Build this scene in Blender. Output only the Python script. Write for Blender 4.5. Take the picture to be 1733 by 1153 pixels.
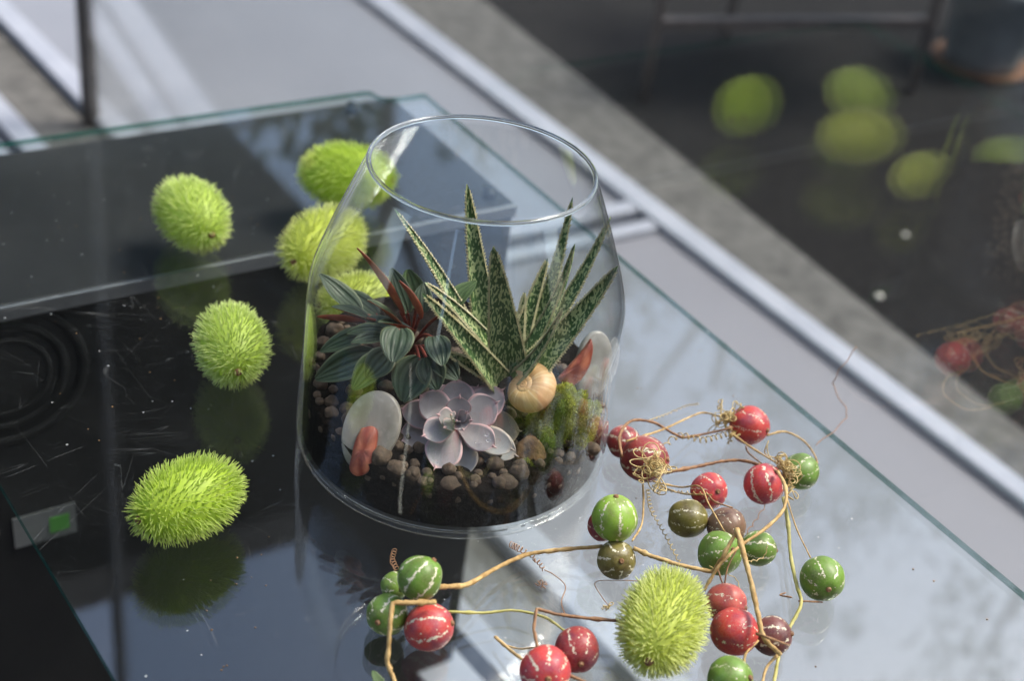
import bpy, bmesh, math, random
from mathutils import Vector as V, Matrix, noise as mnoise

R = math.radians
sc = bpy.context.scene
for o in list(bpy.data.objects):
    bpy.data.objects.remove(o)
rnd = random.Random(7)

# ------------------------------------------------------------------ camera, world, sun, exposure
PW, PH, FPX = 1733.0, 1153.0, 2362.8
PITCH, ROLL = R(33.73), R(8.118)
CAM = V((.0259, -.6094, .4788))
fwd = V((0, math.cos(PITCH), -math.sin(PITCH)))
r0 = V((1, 0, 0)); u0 = r0.cross(fwd)
right = r0 * math.cos(ROLL) + u0 * math.sin(ROLL)
up = -r0 * math.sin(ROLL) + u0 * math.cos(ROLL)
cd = bpy.data.cameras.new('camera'); cam = bpy.data.objects.new('camera', cd)
sc.collection.objects.link(cam); sc.camera = cam
m = Matrix((right, up, -fwd)).transposed().to_4x4(); m.translation = CAM
cam.matrix_world = m
cd.sensor_width = 36; cd.lens = 36 * FPX / PW
cd.clip_start = .02; cd.clip_end = 300
cd.dof.use_dof = True; cd.dof.focus_distance = .700; cd.dof.aperture_fstop = 6.0

w = bpy.data.worlds.new('World'); sc.world = w; w.use_nodes = True
wn = w.node_tree
SUN_EL, SUN_AZ = R(57), R(24)          # azimuth counted from +X towards +Y
sky = wn.nodes.new('ShaderNodeTexSky'); sky.sky_type = 'NISHITA'; sky.sun_disc = False
sky.sun_elevation = SUN_EL; sky.sun_rotation = math.pi / 2 - SUN_AZ
sky.air_density = 1.0; sky.dust_density = 3.2; sky.ozone_density = .7
wn.links.new(sky.outputs[0], wn.nodes['Background'].inputs[0])
wn.nodes['Background'].inputs[1].default_value = .15
sd = bpy.data.lights.new('sun', 'SUN'); sd.energy = 1.8; sd.angle = R(18); sd.color = (1, .95, .88)
so = bpy.data.objects.new('sun', sd); sc.collection.objects.link(so)
sdir = V((math.cos(SUN_EL) * math.cos(SUN_AZ), math.cos(SUN_EL) * math.sin(SUN_AZ), math.sin(SUN_EL)))
so.rotation_euler = sdir.to_track_quat('Z', 'Y').to_euler(); so.location = sdir * 5
sc.view_settings.view_transform = 'Standard'; sc.view_settings.look = 'None'
sc.view_settings.gamma = 1; sc.view_settings.use_curve_mapping = False
sc.view_settings.exposure = 1.5
cy = sc.cycles
cy.use_denoising = True
try: cy.denoiser = 'OPENIMAGEDENOISE'
except Exception: pass
cy.max_bounces = 16; cy.transparent_max_bounces = 24; cy.transmission_bounces = 14
cy.glossy_bounces = 6; cy.diffuse_bounces = 3; cy.sample_clamp_indirect = 14
cy.blur_glossy = .6

# ------------------------------------------------------------------ geometry helpers
def ray(x, y):
    return fwd + right * ((x - PW / 2) / FPX) - up * ((y - PH / 2) / FPX)
def P(x, y, z=0.0):                      # pixel -> point on the horizontal plane z
    d = ray(x, y); return CAM + d * ((z - CAM.z) / d.z)
def PY(x, y, Y):                         # pixel -> point on the upright plane y = Y
    d = ray(x, y); return CAM + d * ((Y - CAM.y) / d.y)
A0 = R(126.75)
D1 = V((-math.cos(A0), -math.sin(A0), 0)); D2 = V((-D1.y, D1.x, 0))
def UV3(u, v, z=0.0): return D1 * u + D2 * v + V((0, 0, z))
def PV(x, y, n, k):
    d = ray(x, y); return CAM + d * ((k - CAM.dot(n)) / d.dot(n))

def mk(name, verts, faces, mats, parent=None, uvs=None, midx=None, smooth=True, loc=None):
    """one mesh object; verts are world positions"""
    me = bpy.data.meshes.new(name)
    off = V(loc) if loc is not None else (parent['_base'] if False else V((0, 0, 0)))
    if loc is None and parent is not None:
        off = WLOC[parent.name]
    me.from_pydata([tuple(V(v) - off) for v in verts], [], faces)
    for mt in (mats if isinstance(mats, (list, tuple)) else [mats]):
        me.materials.append(mt)
    if midx: me.polygons.foreach_set('material_index', midx)
    me.polygons.foreach_set('use_smooth', [smooth] * len(faces))
    if uvs:
        l = me.uv_layers.new(name='UVMap')
        for lp in me.loops: l.data[lp.index].uv = uvs[lp.vertex_index]
    me.update()
    o = bpy.data.objects.new(name, me); sc.collection.objects.link(o)
    if parent is not None: o.parent = parent
    elif loc is not None: o.location = loc
    WLOC[o.name] = off.copy()
    return o
WLOC = {}
def thing(name, loc, label, cat, group=None):
    o = bpy.data.objects.new(name, None); o.empty_display_size = .01
    sc.collection.objects.link(o); o.location = loc; WLOC[o.name] = V(loc)
    return tag(o, label, cat, group)
def tag(o, label, cat, group=None):
    o['label'] = label; o['category'] = cat
    if group: o['group'] = group
    return o
def struct(o):
    o['kind'] = 'structure'; return o
def stuff(o):
    o['kind'] = 'stuff'; return o

def box_uv(u0_, u1_, v0_, v1_, z0, z1):
    vs = [UV3(u, v, z) for z in (z0, z1) for (u, v) in ((u0_, v0_), (u1_, v0_), (u1_, v1_), (u0_, v1_))]
    return vs, [(0, 3, 2, 1), (4, 5, 6, 7), (0, 1, 5, 4), (1, 2, 6, 5), (2, 3, 7, 6), (3, 0, 4, 7)]
def prism(poly, z0, z1):
    n = len(poly)
    vs = [V((p[0], p[1], z0)) for p in poly] + [V((p[0], p[1], z1)) for p in poly]
    fs = [tuple(range(n - 1, -1, -1)), tuple(range(n, 2 * n))] + [(i, (i + 1) % n, n + (i + 1) % n, n + i) for i in range(n)]
    return vs, fs
def bevel(o, wd=.001, seg=2):
    b = o.modifiers.new('bevel', 'BEVEL'); b.width = wd; b.segments = seg; b.limit_method = 'ANGLE'
    return o
def lathe(prof, n=96, cx=0, cy=0, cz=0):
    """open profile of (r,z) from axis to axis or a closed loop"""
    vs, fs = [], []
    for r, z in prof:
        for k in range(n):
            a = 2 * math.pi * k / n; vs.append(V((cx + r * math.cos(a), cy + r * math.sin(a), cz + z)))
    for i in range(len(prof) - 1):
        for k in range(n):
            fs.append((i * n + k, i * n + (k + 1) % n, (i + 1) * n + (k + 1) % n, (i + 1) * n + k))
    return vs, fs
def crom(pts, sub=6):
    q = [pts[0] * 2 - pts[1]] + list(pts) + [pts[-1] * 2 - pts[-2]]
    out = []
    for i in range(1, len(q) - 2):
        a, b, c, d = q[i - 1:i + 3]
        for k in range(sub):
            t = k / sub
            out.append((b * 2 + (c - a) * t + (a * 2 - b * 5 + c * 4 - d) * t * t + (b * 3 - a - c * 3 + d) * t ** 3) * .5)
    out.append(pts[-1].copy()); return out
def tube(path, rad, n=6, wob=0.0, seed=0):
    """tube along world points; rad float or fn(t)"""
    rr = random.Random(seed); vs, fs = [], []
    T = (path[1] - path[0]).normalized()
    N = T.orthogonal().normalized()
    m_ = len(path)
    for i, p in enumerate(path):
        T = (path[min(i + 1, m_ - 1)] - path[max(i - 1, 0)]).normalized()
        N = (N - T * N.dot(T)).normalized(); B = T.cross(N)
        r_ = rad(i / (m_ - 1)) if callable(rad) else rad
        for k in range(n):
            a = 2 * math.pi * k / n
            q = r_ * (1 + wob * rr.uniform(-1, 1))
            vs.append(p + (N * math.cos(a) + B * math.sin(a)) * q)
    for i in range(m_ - 1):
        for k in range(n):
            fs.append((i * n + k, i * n + (k + 1) % n, (i + 1) * n + (k + 1) % n, (i + 1) * n + k))
    fs.append(tuple(range(n - 1, -1, -1))); fs.append(tuple(range((m_ - 1) * n, m_ * n)))
    return vs, fs
def ico(sub):
    bm = bmesh.new(); bmesh.ops.create_icosphere(bm, subdivisions=sub, radius=1)
    vs = [v.co.copy() for v in bm.verts]; fs = [tuple(v.index for v in f.verts) for f in bm.faces]
    bm.free(); return vs, fs
ICO2, ICO3, ICO4 = ico(2), ico(3), ico(4)
def lump(base, c, rad, amp, freq, seed, rot=None):
    vs = []
    for v in base[0]:
        n_ = mnoise.noise(v * freq + V((seed * 7.1, seed * 3.3, seed)))
        q = V((v.x * rad[0], v.y * rad[1], v.z * rad[2])) * (1 + amp * n_)
        if rot: q = rot @ q
        vs.append(V(c) + q)
    return vs, base[1]

# ------------------------------------------------------------------ materials
def nm(name):
    mt = bpy.data.materials.new(name); mt.use_nodes = True
    nt = mt.node_tree; nt.nodes.clear()
    out = nt.nodes.new('ShaderNodeOutputMaterial')
    return mt, nt, out
class N:
    def __init__(s, nt): s.nt = nt
    def __call__(s, typ, ins=None, **kw):
        n = s.nt.nodes.new('ShaderNode' + typ)
        for k, v in kw.items(): setattr(n, k, v)
        for k, v in (ins or {}).items():
            if isinstance(v, bpy.types.NodeSocket): s.nt.links.new(v, n.inputs[k])
            else: n.inputs[k].default_value = v
        return n
    def math(s, op, a, b=None, c=None, clamp=False):
        ins = {0: a}
        if b is not None: ins[1] = b
        if c is not None: ins[2] = c
        n = s('Math', ins, operation=op); n.use_clamp = clamp; return n.outputs[0]
    def mix(s, f, a, b):
        n = s.nt.nodes.new('ShaderNodeMix'); n.data_type = 'RGBA'
        for k, v in ((0, f), (6, a), (7, b)):
            if isinstance(v, bpy.types.NodeSocket): s.nt.links.new(v, n.inputs[k])
            else: n.inputs[k].default_value = (*v, 1) if (k > 0 and len(v) == 3) else v
        return n.outputs[2]
    def ramp(s, f, lo, hi):
        n = s('MapRange', {0: f, 1: lo, 2: hi}); n.clamp = True; return n.outputs[0]
def c4(c): return (c[0], c[1], c[2], 1)
def prin(N_, out, color, rough=.5, bump=None, bstr=.3, bdist=.001, **kw):
    p = N_('BsdfPrincipled')
    if isinstance(color, bpy.types.NodeSocket): N_.nt.links.new(color, p.inputs['Base Color'])
    else: p.inputs['Base Color'].default_value = c4(color)
    if isinstance(rough, bpy.types.NodeSocket): N_.nt.links.new(rough, p.inputs['Roughness'])
    else: p.inputs['Roughness'].default_value = rough
    for k, v in kw.items():
        k = k.replace('_', ' ')
        if isinstance(v, bpy.types.NodeSocket): N_.nt.links.new(v, p.inputs[k])
        else: p.inputs[k].default_value = v
    if bump is not None:
        b = N_('Bump', {'Height': bump, 'Strength': bstr, 'Distance': bdist}); N_.nt.links.new(b.outputs[0], p.inputs['Normal'])
    N_.nt.links.new(p.outputs[0], out.inputs[0]); return p
def noisy(name, c1, c2, scale, rough=.6, bstr=.3, bdist=.001, lo=.35, hi=.65, detail=6, **kw):
    mt, nt, out = nm(name); n = N(nt)
    tc = n('TexCoord').outputs['Object']
    t = n('TexNoise', {'Vector': tc, 'Scale': scale, 'Detail': detail, 'Roughness': .6}).outputs[0]
    prin(n, out, n.mix(n.ramp(t, lo, hi), c1, c2), rough, t, bstr, bdist, **kw)
    return mt
def schlick(n, f0=.04):
    fc = n('LayerWeight', {0: .5}).outputs[1]
    return n.math('MULTIPLY_ADD', n.math('POWER', fc, 5.0), 1 - f0, f0)

# table glass: two thin faces, fine scratches and dust as faint matte marks
def thin_glass(name, tint, scratches=0.0, f0=.043):
    mt, nt, out = nm(name); n = N(nt)
    tr = n('BsdfTransparent', {0: c4(tint)}).outputs[0]
    gl = n('BsdfGlossy', {'Color': (1, 1, 1, 1), 'Roughness': .0}).outputs[0]
    mx = n('MixShader', {0: schlick(n, f0), 1: tr, 2: gl}).outputs[0]
    if scratches:
        pos = n('TexCoord').outputs['Object']
        tot = None
        for ang, sc_, thr, sd_ in ((20, 60, .0030, 1), (75, 48, .0026, 5), (130, 56, .0028, 9), (158, 42, .0026, 14), (100, 80, .0032, 21), (45, 70, .0028, 33), (5, 52, .0026, 41)):
            mp = n('Mapping', {'Vector': pos, 'Rotation': (0, 0, R(ang)), 'Location': (sd_ * .01, sd_ * .007, 0), 'Scale': (18, 1, 1)}, vector_type='TEXTURE')
            t = n('TexNoise', {'Vector': mp.outputs[0], 'Scale': sc_, 'Detail': .6, 'Distortion': .05}).outputs[0]
            d = n.math('ABSOLUTE', n.math('SUBTRACT', t, .5))
            line = n.math('SUBTRACT', 1.0, n.ramp(d, thr * .2, thr), clamp=True)
            mk_ = n('TexNoise', {'Vector': mp.outputs[0], 'Scale': sc_ * 1.3, 'Detail': 2}).outputs[0]
            mk2 = n('TexNoise', {'Vector': pos, 'Scale': 26 + sd_, 'Detail': 2}).outputs[0]
            line = n.math('MULTIPLY', line, n.math('MULTIPLY', n.ramp(mk_, .50, .58), n.ramp(mk2, .46, .58)))
            tot = line if tot is None else n.math('MAXIMUM', tot, line)
        vo = n('TexVoronoi', {'Vector': pos, 'Scale': 95})
        sp = n.math('MULTIPLY', n.math('LESS_THAN', vo.outputs['Distance'], .055), n.math('GREATER_THAN', n('SeparateColor', {0: vo.outputs['Color']}).outputs[0], .72))
        film = n('TexNoise', {'Vector': pos, 'Scale': 9, 'Detail': 4}).outputs[0]
        f = n.math('ADD', n.math('MULTIPLY', tot, scratches), n.math('MULTIPLY', sp, .35))
        f = n.math('ADD', f, n.math('MULTIPLY', n.ramp(film, .4, .75), .004), clamp=True)
        df = n('BsdfDiffuse', {'Color': (.75, .75, .72, 1)}).outputs[0]
        mx = n('MixShader', {0: f, 1: mx, 2: df}).outputs[0]
    nt.links.new(mx, out.inputs[0]); return mt
M = {}
M['table_glass'] = thin_glass('table_glass', (.95, .975, .965), .05, .055)
M['vase_glass'] = thin_glass('vase_glass', (.985, .992, .989), 0.0, .05)
M['pane_glass'] = thin_glass('pane_glass', (.94, .955, .95), 0.0, .10)
mt, nt, out = nm('glass_edge'); n = N(nt)
p_ = prin(n, out, (.010, .15, .115), .12, Specular_IOR_Level=.6)
tr_ = n('BsdfTransparent', {0: (.60, .80, .74, 1)}).outputs[0]
nt.links.new(n('MixShader', {0: .46, 1: p_.outputs[0], 2: tr_}).outputs[0], out.inputs[0]); M['glass_edge'] = mt
mt, nt, out = nm('rim_glass'); n = N(nt)
g = n('BsdfGlass', {'Color': (.99, 1, .995, 1), 'Roughness': 0, 'IOR': 1.48})
nt.links.new(g.outputs[0], out.inputs[0]); M['rim_glass'] = mt
mt, nt, out = nm('water'); n = N(nt)
g = n('BsdfGlass', {'Color': (1, 1, 1, 1), 'Roughness': 0, 'IOR': 1.33}); nt.links.new(g.outputs[0], out.inputs[0]); M['water'] = mt

M['black_lacquer'] = noisy('black_lacquer', (.020, .020, .021), (.028, .027, .027), 9, .5, .05, Specular_IOR_Level=.2)
M['trim_metal'] = noisy('trim_metal', (.16, .16, .17), (.22, .22, .23), 40, .3, .05, Metallic=.6)
M['bronze'] = noisy('bronze', (.022, .019, .018), (.055, .047, .042), 60, .55, .1)
M['alu'] = noisy('alu', (.235, .25, .285), (.285, .30, .335), 14, .38, .08)
M['concrete'] = noisy('concrete', (.038, .038, .035), (.105, .103, .095), 34, .9, .5, .002, .3, .7, 9)
M['asphalt'] = noisy('asphalt', (.006, .006, .0065), (.014, .0135, .013), 60, .95, .6, .002, .3, .7, 10, Specular_IOR_Level=.1)
M['dark_floor'] = noisy('dark_floor', (.02, .02, .022), (.035, .034, .034), 12, .7, .2)
M['soffit'] = noisy('soffit', (.045, .045, .044), (.065, .064, .062), 3, .8, .1)
M['facade'] = noisy('facade', (.018, .017, .016), (.035, .032, .03), 3, .8, .1)
M['wood'] = noisy('wood', (.028, .021, .018), (.06, .046, .04), 30, .6, .2)
M['pot'] = noisy('pot', (.09, .11, .115), (.15, .17, .175), 20, .6, .2)
M['terracotta'] = noisy('terracotta', (.10, .04, .012), (.17, .07, .02), 24, .8, .2)
M['paper'] = noisy('paper', (.13, .13, .13), (.17, .17, .165), 30, .7, .02)
M['green_print'] = noisy('green_print', (.07, .26, .035), (.09, .32, .05), 40, .6, .02)
M['black_plastic'] = noisy('black_plastic', (.01, .01, .011), (.02, .02, .021), 30, .18, .05)
M['white_bit'] = noisy('white_bit', (.6, .58, .5), (.75, .73, .66), 300, .6, .1)

# woven mesh / smooth panels on the floor
def panel_mat(name, weave):
    mt, nt, out = nm(name); n = N(nt)
    pos = n('TexCoord').outputs['Object']
    t = n('TexNoise', {'Vector': pos, 'Scale': 4, 'Detail': 5}).outputs[0]
    col = n.mix(n.ramp(t, .3, .7), (.152, .158, .176), (.180, .187, .205))
    if weave:
        mp = n('Mapping', {'Vector': pos, 'Rotation': (0, 0, -A0)})
        a = n('TexWave', {'Vector': mp.outputs[0], 'Scale': 90, 'Distortion': .3}, bands_direction='X').outputs[1]
        b = n('TexWave', {'Vector': mp.outputs[0], 'Scale': 90, 'Distortion': .3}, bands_direction='Y').outputs[1]
        wv = n.math('MULTIPLY', a, b)
        col = n.mix(n.ramp(wv, .0, .5), (.135, .135, .152), col)
        prin(n, out, col, .6, wv, .3, .0008)
    else:
        prin(n, out, col, .4, t, .05)
    return mt
M['mesh_panel'] = panel_mat('mesh_panel', True)
M['smooth_panel'] = panel_mat('smooth_panel', False)

# soil, clay, moss, bark
M['soil'] = noisy('soil', (.003, .0022, .0016), (.016, .011, .007), 320, .9, 1, .002, .3, .75, 10, Specular_IOR_Level=.12)
M['clay'] = noisy('clay', (.052, .035, .021), (.128, .086, .052), 420, .85, .7, .0008, .3, .7, 10)
M['bark'] = noisy('bark', (.07, .036, .013), (.27, .15, .055), 130, .8, .9, .002)
mt, nt, out = nm('moss'); n = N(nt)
t = n('TexNoise', {'Vector': n('TexCoord').outputs['Object'], 'Scale': 75, 'Detail': 4}).outputs[0]
t2 = n('TexNoise', {'Vector': n('TexCoord').outputs['Object'], 'Scale': 900, 'Detail': 1}).outputs[0]
col = n.mix(n.ramp(t, .35, .65), (.27, .37, .025), (.50, .48, .09))
col = n.mix(n.ramp(t2, .35, .75), col, (.55, .58, .14))
d = n('BsdfDiffuse', {'Color': col}).outputs[0]; tr = n('BsdfTranslucent', {'Color': col}).outputs[0]
nt.links.new(n('MixShader', {0: .3, 1: d, 2: tr}).outputs[0], out.inputs[0]); M['moss'] = mt

# spiny gourds
def gourd(name, c1, c2, tipc):
    mt, nt, out = nm(name); n = N(nt)
    tc = n('TexCoord'); uv = n('SeparateXYZ', {0: tc.outputs['UV']})
    t = n('TexNoise', {'Vector': tc.outputs['Object'], 'Scale': 60, 'Detail': 3}).outputs[0]
    col = n.mix(n.ramp(t, .35, .65), c1, c2)
    col = n.mix(n.math('MULTIPLY', n.ramp(uv.outputs[1], .0, .7), .8), col, tipc)
    tb = n('TexNoise', {'Vector': tc.outputs['Object'], 'Scale': 34, 'Detail': 2}).outputs[0]
    col = n.mix(n.math('MULTIPLY', n.ramp(tb, .58, .74), .45), col, (.55, .42, .16))
    p = n('BsdfPrincipled', {'Base Color': col, 'Roughness': .45, 'Specular IOR Level': .35}).outputs[0]
    tr = n('BsdfTranslucent', {'Color': col}).outputs[0]
    nt.links.new(n('MixShader', {0: .42, 1: p, 2: tr}).outputs[0], out.inputs[0]); return mt
M['gourd_green'] = gourd('gourd_green', (.52, .67, .10), (.60, .74, .15), (.78, .87, .38))
M['gourd_yellow'] = gourd('gourd_yellow', (.64, .72, .11), (.72, .79, .16), (.87, .90, .42))
M['gourd_deep'] = gourd('gourd_deep', (.49, .66, .06), (.57, .73, .09), (.75, .85, .27))

# striped berries: skin colour comes from the object, stripes are pale broken meridians
mt, nt, out = nm('berry_skin'); n = N(nt)
oi = n('ObjectInfo'); pos = n('TexCoord').outputs['Object']
nr = n('VectorMath', {0: pos}, operation='NORMALIZE').outputs[0]
rv = n('CombineXYZ', {0: n.math('MULTIPLY', oi.outputs['Random'], 37.0), 1: n.math('MULTIPLY', oi.outputs['Random'], 11.0), 2: 0.0}).outputs[0]
pr = n('VectorMath', {0: nr, 1: rv}, operation='ADD').outputs[0]
s = n('SeparateXYZ', {0: nr})
ph = n.math('MULTIPLY', n.math('ARCTAN2', s.outputs[1], s.outputs[0]), 7 / (2 * math.pi))
wb = n('TexNoise', {'Vector': pr, 'Scale': 5.5, 'Detail': 3}).outputs[0]
ph = n.math('ADD', ph, n.math('MULTIPLY', n.math('SUBTRACT', wb, .5), .55))
ds = n.math('ABSOLUTE', n.math('SUBTRACT', n.math('FRACT', n.math('ADD', ph, 20.0)), .5))
rr_ = n.math('SQRT', n.math('SUBTRACT', 1.0, n.math('MULTIPLY', s.outputs[2], s.outputs[2]), clamp=True))
ds = n.math('MULTIPLY', ds, rr_)
bk = n('TexNoise', {'Vector': pr, 'Scale': 6.5, 'Detail': 4, 'Roughness': .7}).outputs[0]
bk = n.math('ADD', bk, n.math('MULTIPLY', n.math('SUBTRACT', oi.outputs['Random'], .5), .12))
wd = n.math('MULTIPLY', n.ramp(bk, .44, .60), .085)
st = n.math('LESS_THAN', ds, wd)
st = n.math('MULTIPLY', st, n.math('LESS_THAN', n.math('ABSOLUTE', s.outputs[2]), .86))
vo = n('TexVoronoi', {'Vector': pr, 'Scale': 4.2})
dots = n.math('MULTIPLY', n.math('LESS_THAN', vo.outputs['Distance'], .15), n.math('GREATER_THAN', n('SeparateColor', {0: vo.outputs['Color']}).outputs[1], .62))
st = n.math('MAXIMUM', st, dots)
t = n('TexNoise', {'Vector': pr, 'Scale': 1.6, 'Detail': 3}).outputs[0]
hsv = n('HueSaturation', {'Color': oi.outputs['Color'], 'Hue': .475, 'Saturation': .95, 'Value': .55}).outputs[0]
col = n.mix(n.ramp(t, .42, .72), oi.outputs['Color'], hsv)
t2 = n('TexNoise', {'Vector': pr, 'Scale': 14, 'Detail': 3}).outputs[0]
col = n.mix(n.math('MULTIPLY', n.ramp(t2, .4, .8), .28), col, (.42, .36, .22))
col = n.mix(st, col, (.72, .66, .48))
prin(n, out, col, n.math('MULTIPLY_ADD', st, .2, n.math('MULTIPLY_ADD', t2, .35, .24)), n.math('ADD', st, t2), .12, .0005, Specular_IOR_Level=.42, Subsurface_Weight=.0)
M['berry_skin'] = mt
M['stalk'] = noisy('stalk', (.30, .17, .05), (.60, .41, .17), 190, .75, .5, .0006)
M['stalk_green'] = noisy('stalk_green', (.33, .30, .06), (.52, .46, .16), 180, .55, .3, .0006)
M['stalk_brown'] = noisy('stalk_brown', (.14, .06, .025), (.33, .17, .07), 260, .6, .5, .0006)
M['tendril'] = noisy('tendril', (.42, .28, .09), (.62, .48, .22), 200, .55, .1)
M['tendril_brown'] = noisy('tendril_brown', (.22, .10, .045), (.36, .19, .09), 200, .6, .1)

# leaves
mt, nt, out = nm('aloe_leaf'); n = N(nt)
tc = n('TexCoord'); oi = n('ObjectInfo')
mp = n('Mapping', {'Vector': tc.outputs['Object'], 'Scale': (1, 1, .42)})
t = n('TexNoise', {'Vector': mp.outputs[0], 'Scale': 900, 'Detail': 1.2, 'Roughness': .4}).outputs[0]
t2 = n('TexNoise', {'Vector': tc.outputs['Object'], 'Scale': 160, 'Detail': 2}).outputs[0]
f = n.ramp(n.math('ADD', t, n.math('MULTIPLY', n.math('SUBTRACT', t2, .5), .4)), .50, .56)
u = n('SeparateXYZ', {0: tc.outputs['UV']})
col = n.mix(t2, (.034, .088, .022), (.085, .165, .050))
col = n.mix(n.math('MULTIPLY', n.ramp(u.outputs[1], .30, .0), .55), col, (.17, .26, .06))
col = n.mix(n.math('MULTIPLY', f, .85), col, (.52, .58, .27))
ed = n.math('ABSOLUTE', n.math('SUBTRACT', u.outputs[0], .5))
col = n.mix(n.math('MULTIPLY', n.ramp(ed, .465, .492), .4), col, (.42, .40, .20))
prin(n, out, col, .40, f, .55, .0006, Specular_IOR_Level=.45); M['aloe_leaf'] = mt
M['aloe_tooth'] = noisy('aloe_tooth', (.34, .30, .13), (.50, .45, .24), 300, .5, .1)

def pep(name, base, vein):
    mt, nt, out = nm(name); n = N(nt)
    tc = n('TexCoord'); u = n('SeparateXYZ', {0: tc.outputs['UV']})
    a = n.math('ABSOLUTE', n.math('SUBTRACT', u.outputs[0], .5))
    wv = n.math('ABSOLUTE', n.math('SINE', n.math('MULTIPLY', a, 14.5)))
    v_ = n.ramp(wv, .55, 1.0)
    t = n('TexNoise', {'Vector': tc.outputs['Object'], 'Scale': 180, 'Detail': 3}).outputs[0]
    col = n.mix(n.math('MULTIPLY', v_, .75), vein, base)
    col = n.mix(n.math('MULTIPLY', n.ramp(t, .4, .8), .4), col, (base[0] * .6, base[1] * .6, base[2] * .6))
    col = n.mix(n.math('MULTIPLY', n.ramp(a, .44, .5), .6), col, (.25, .27, .14))
    prin(n, out, col, .42, n.math('ADD', v_, t), .4, .001, Specular_IOR_Level=.3); return mt
M['pep_top'] = pep('pep_top', (.016, .033, .012), (.058, .084, .046))
M['pep_pale'] = pep('pep_pale', (.045, .085, .022), (.11, .165, .06))
M['pep_red'] = noisy('pep_red', (.27, .045, .016), (.40, .10, .035), 160, .45, .2)
M['pep_stem'] = noisy('pep_stem', (.16, .02, .012), (.28, .06, .03), 160, .4, .1)

def eche(name, base, base2, edge):
    mt, nt, out = nm(name); n = N(nt)
    tc = n('TexCoord'); u = n('SeparateXYZ', {0: tc.outputs['UV']})
    a = n.math('ABSOLUTE', n.math('SUBTRACT', u.outputs[0], .5))
    t = n('TexNoise', {'Vector': tc.outputs['Object'], 'Scale': 110, 'Detail': 4}).outputs[0]
    e = n.math('MAXIMUM', n.ramp(a, .41, .475), n.ramp(u.outputs[1], .89, .97))
    col = n.mix(n.ramp(t, .35, .65), base, base2)
    col = n.mix(n.math('MULTIPLY', n.ramp(u.outputs[1], .35, .0), .7), col, (.36, .24, .26))
    t3 = n('TexNoise', {'Vector': tc.outputs['Object'], 'Scale': 420, 'Detail': 2}).outputs[0]
    col = n.mix(n.math('MULTIPLY', n.ramp(t3, .62, .75), .3), col, (.30, .16, .13))
    col = n.mix(n.math('MULTIPLY', e, .85), col, edge)
    prin(n, out, col, .48, t3, .08, .0006, Specular_IOR_Level=.4, Sheen_Weight=.12); return mt
M['eche'] = eche('eche', (.275, .25, .25), (.365, .33, .325), (.64, .38, .37))
M['eche_old'] = eche('eche_old', (.28, .285, .275), (.36, .35, .335), (.50, .40, .31))
M['eche_olive'] = eche('eche_olive', (.17, .16, .10), (.24, .21, .15), (.40, .31, .17))

# stones and shell
mt, nt, out = nm('agate_grey'); n = N(nt)
pos = n('TexCoord').outputs['Object']
t = n('TexNoise', {'Vector': pos, 'Scale': 55, 'Detail': 5, 'Distortion': .6}).outputs[0]
t2 = n('TexNoise', {'Vector': pos, 'Scale': 28, 'Detail': 3}).outputs[0]
col = n.mix(n.ramp(t, .35, .65), (.25, .225, .18), (.40, .36, .30))
col = n.mix(n.math('MULTIPLY', n.ramp(t2, .46, .66), .7), col, (.20, .20, .175))
t4 = n('TexNoise', {'Vector': pos, 'Scale': 260, 'Detail': 5}).outputs[0]
col = n.mix(n.math('MULTIPLY', n.ramp(t4, .52, .70), .35), col, (.52, .47, .40))
prin(n, out, col, .34, t4, .10, .0008, Specular_IOR_Level=.5, Subsurface_Weight=.15, Subsurface_Radius=(.004, .003, .002)); M['agate_grey'] = mt
mt, nt, out = nm('agate_red'); n = N(nt)
pos = n('TexCoord').outputs['Object']
t = n('TexWave', {'Vector': pos, 'Scale': 55, 'Distortion': 5.0, 'Detail': 3, 'Detail Scale': 1.2}).outputs[1]
t2 = n('TexNoise', {'Vector': pos, 'Scale': 90, 'Detail': 4}).outputs[0]
col = n.mix(t, (.27, .045, .020), (.50, .16, .085))
col = n.mix(n.ramp(t2, .42, .66), col, (.20, .055, .045))
prin(n, out, col, .55, t2, .7, .0012); M['agate_red'] = mt
M['agate_white'] = noisy('agate_white', (.32, .30, .27), (.48, .46, .42), 70, .25, .03, Subsurface_Weight=.1, Subsurface_Radius=(.004, .003, .002))
mt, nt, out = nm('shell'); n = N(nt)
tc = n('TexCoord'); u = n('SeparateXYZ', {0: tc.outputs['UV']})
mp = n('CombineXYZ', {0: n.math('MULTIPLY', u.outputs[0], 1.5), 1: n.math('MULTIPLY', u.outputs[1], 150.0), 2: 0.0}).outputs[0]
t = n('TexNoise', {'Vector': mp, 'Scale': 1.0, 'Detail': 3}).outputs[0]
t2 = n('TexNoise', {'Vector': tc.outputs['Object'], 'Scale': 120, 'Detail': 3}).outputs[0]
col = n.mix(n.ramp(t, .35, .7), (.60, .33, .13), (.74, .50, .25))
col = n.mix(n.math('MULTIPLY', n.ramp(t, .62, .78), .6), col, (.80, .68, .48))
col = n.mix(n.math('MULTIPLY', n.ramp(t2, .5, .8), .35), col, (.56, .27, .12))
prin(n, out, col, .42, t, .35, .0006); M['shell'] = mt
M['red_pebble'] = noisy('red_pebble', (.16, .03, .025), (.28, .08, .06), 120, .4, .2)
M['bark_tree'] = noisy('bark_tree', (.06, .045, .03), (.12, .09, .06), 8, .9, .6, .02)
mt, nt, out = nm('tree_leaf'); n = N(nt)
t = n('TexNoise', {'Vector': n('TexCoord').outputs['Object'], 'Scale': 2.2, 'Detail': 3}).outputs[0]
col = n.mix(t, (.022, .050, .014), (.06, .11, .03))
d = n('BsdfDiffuse', {'Color': col}).outputs[0]; tr = n('BsdfTranslucent', {'Color': col}).outputs[0]
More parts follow.
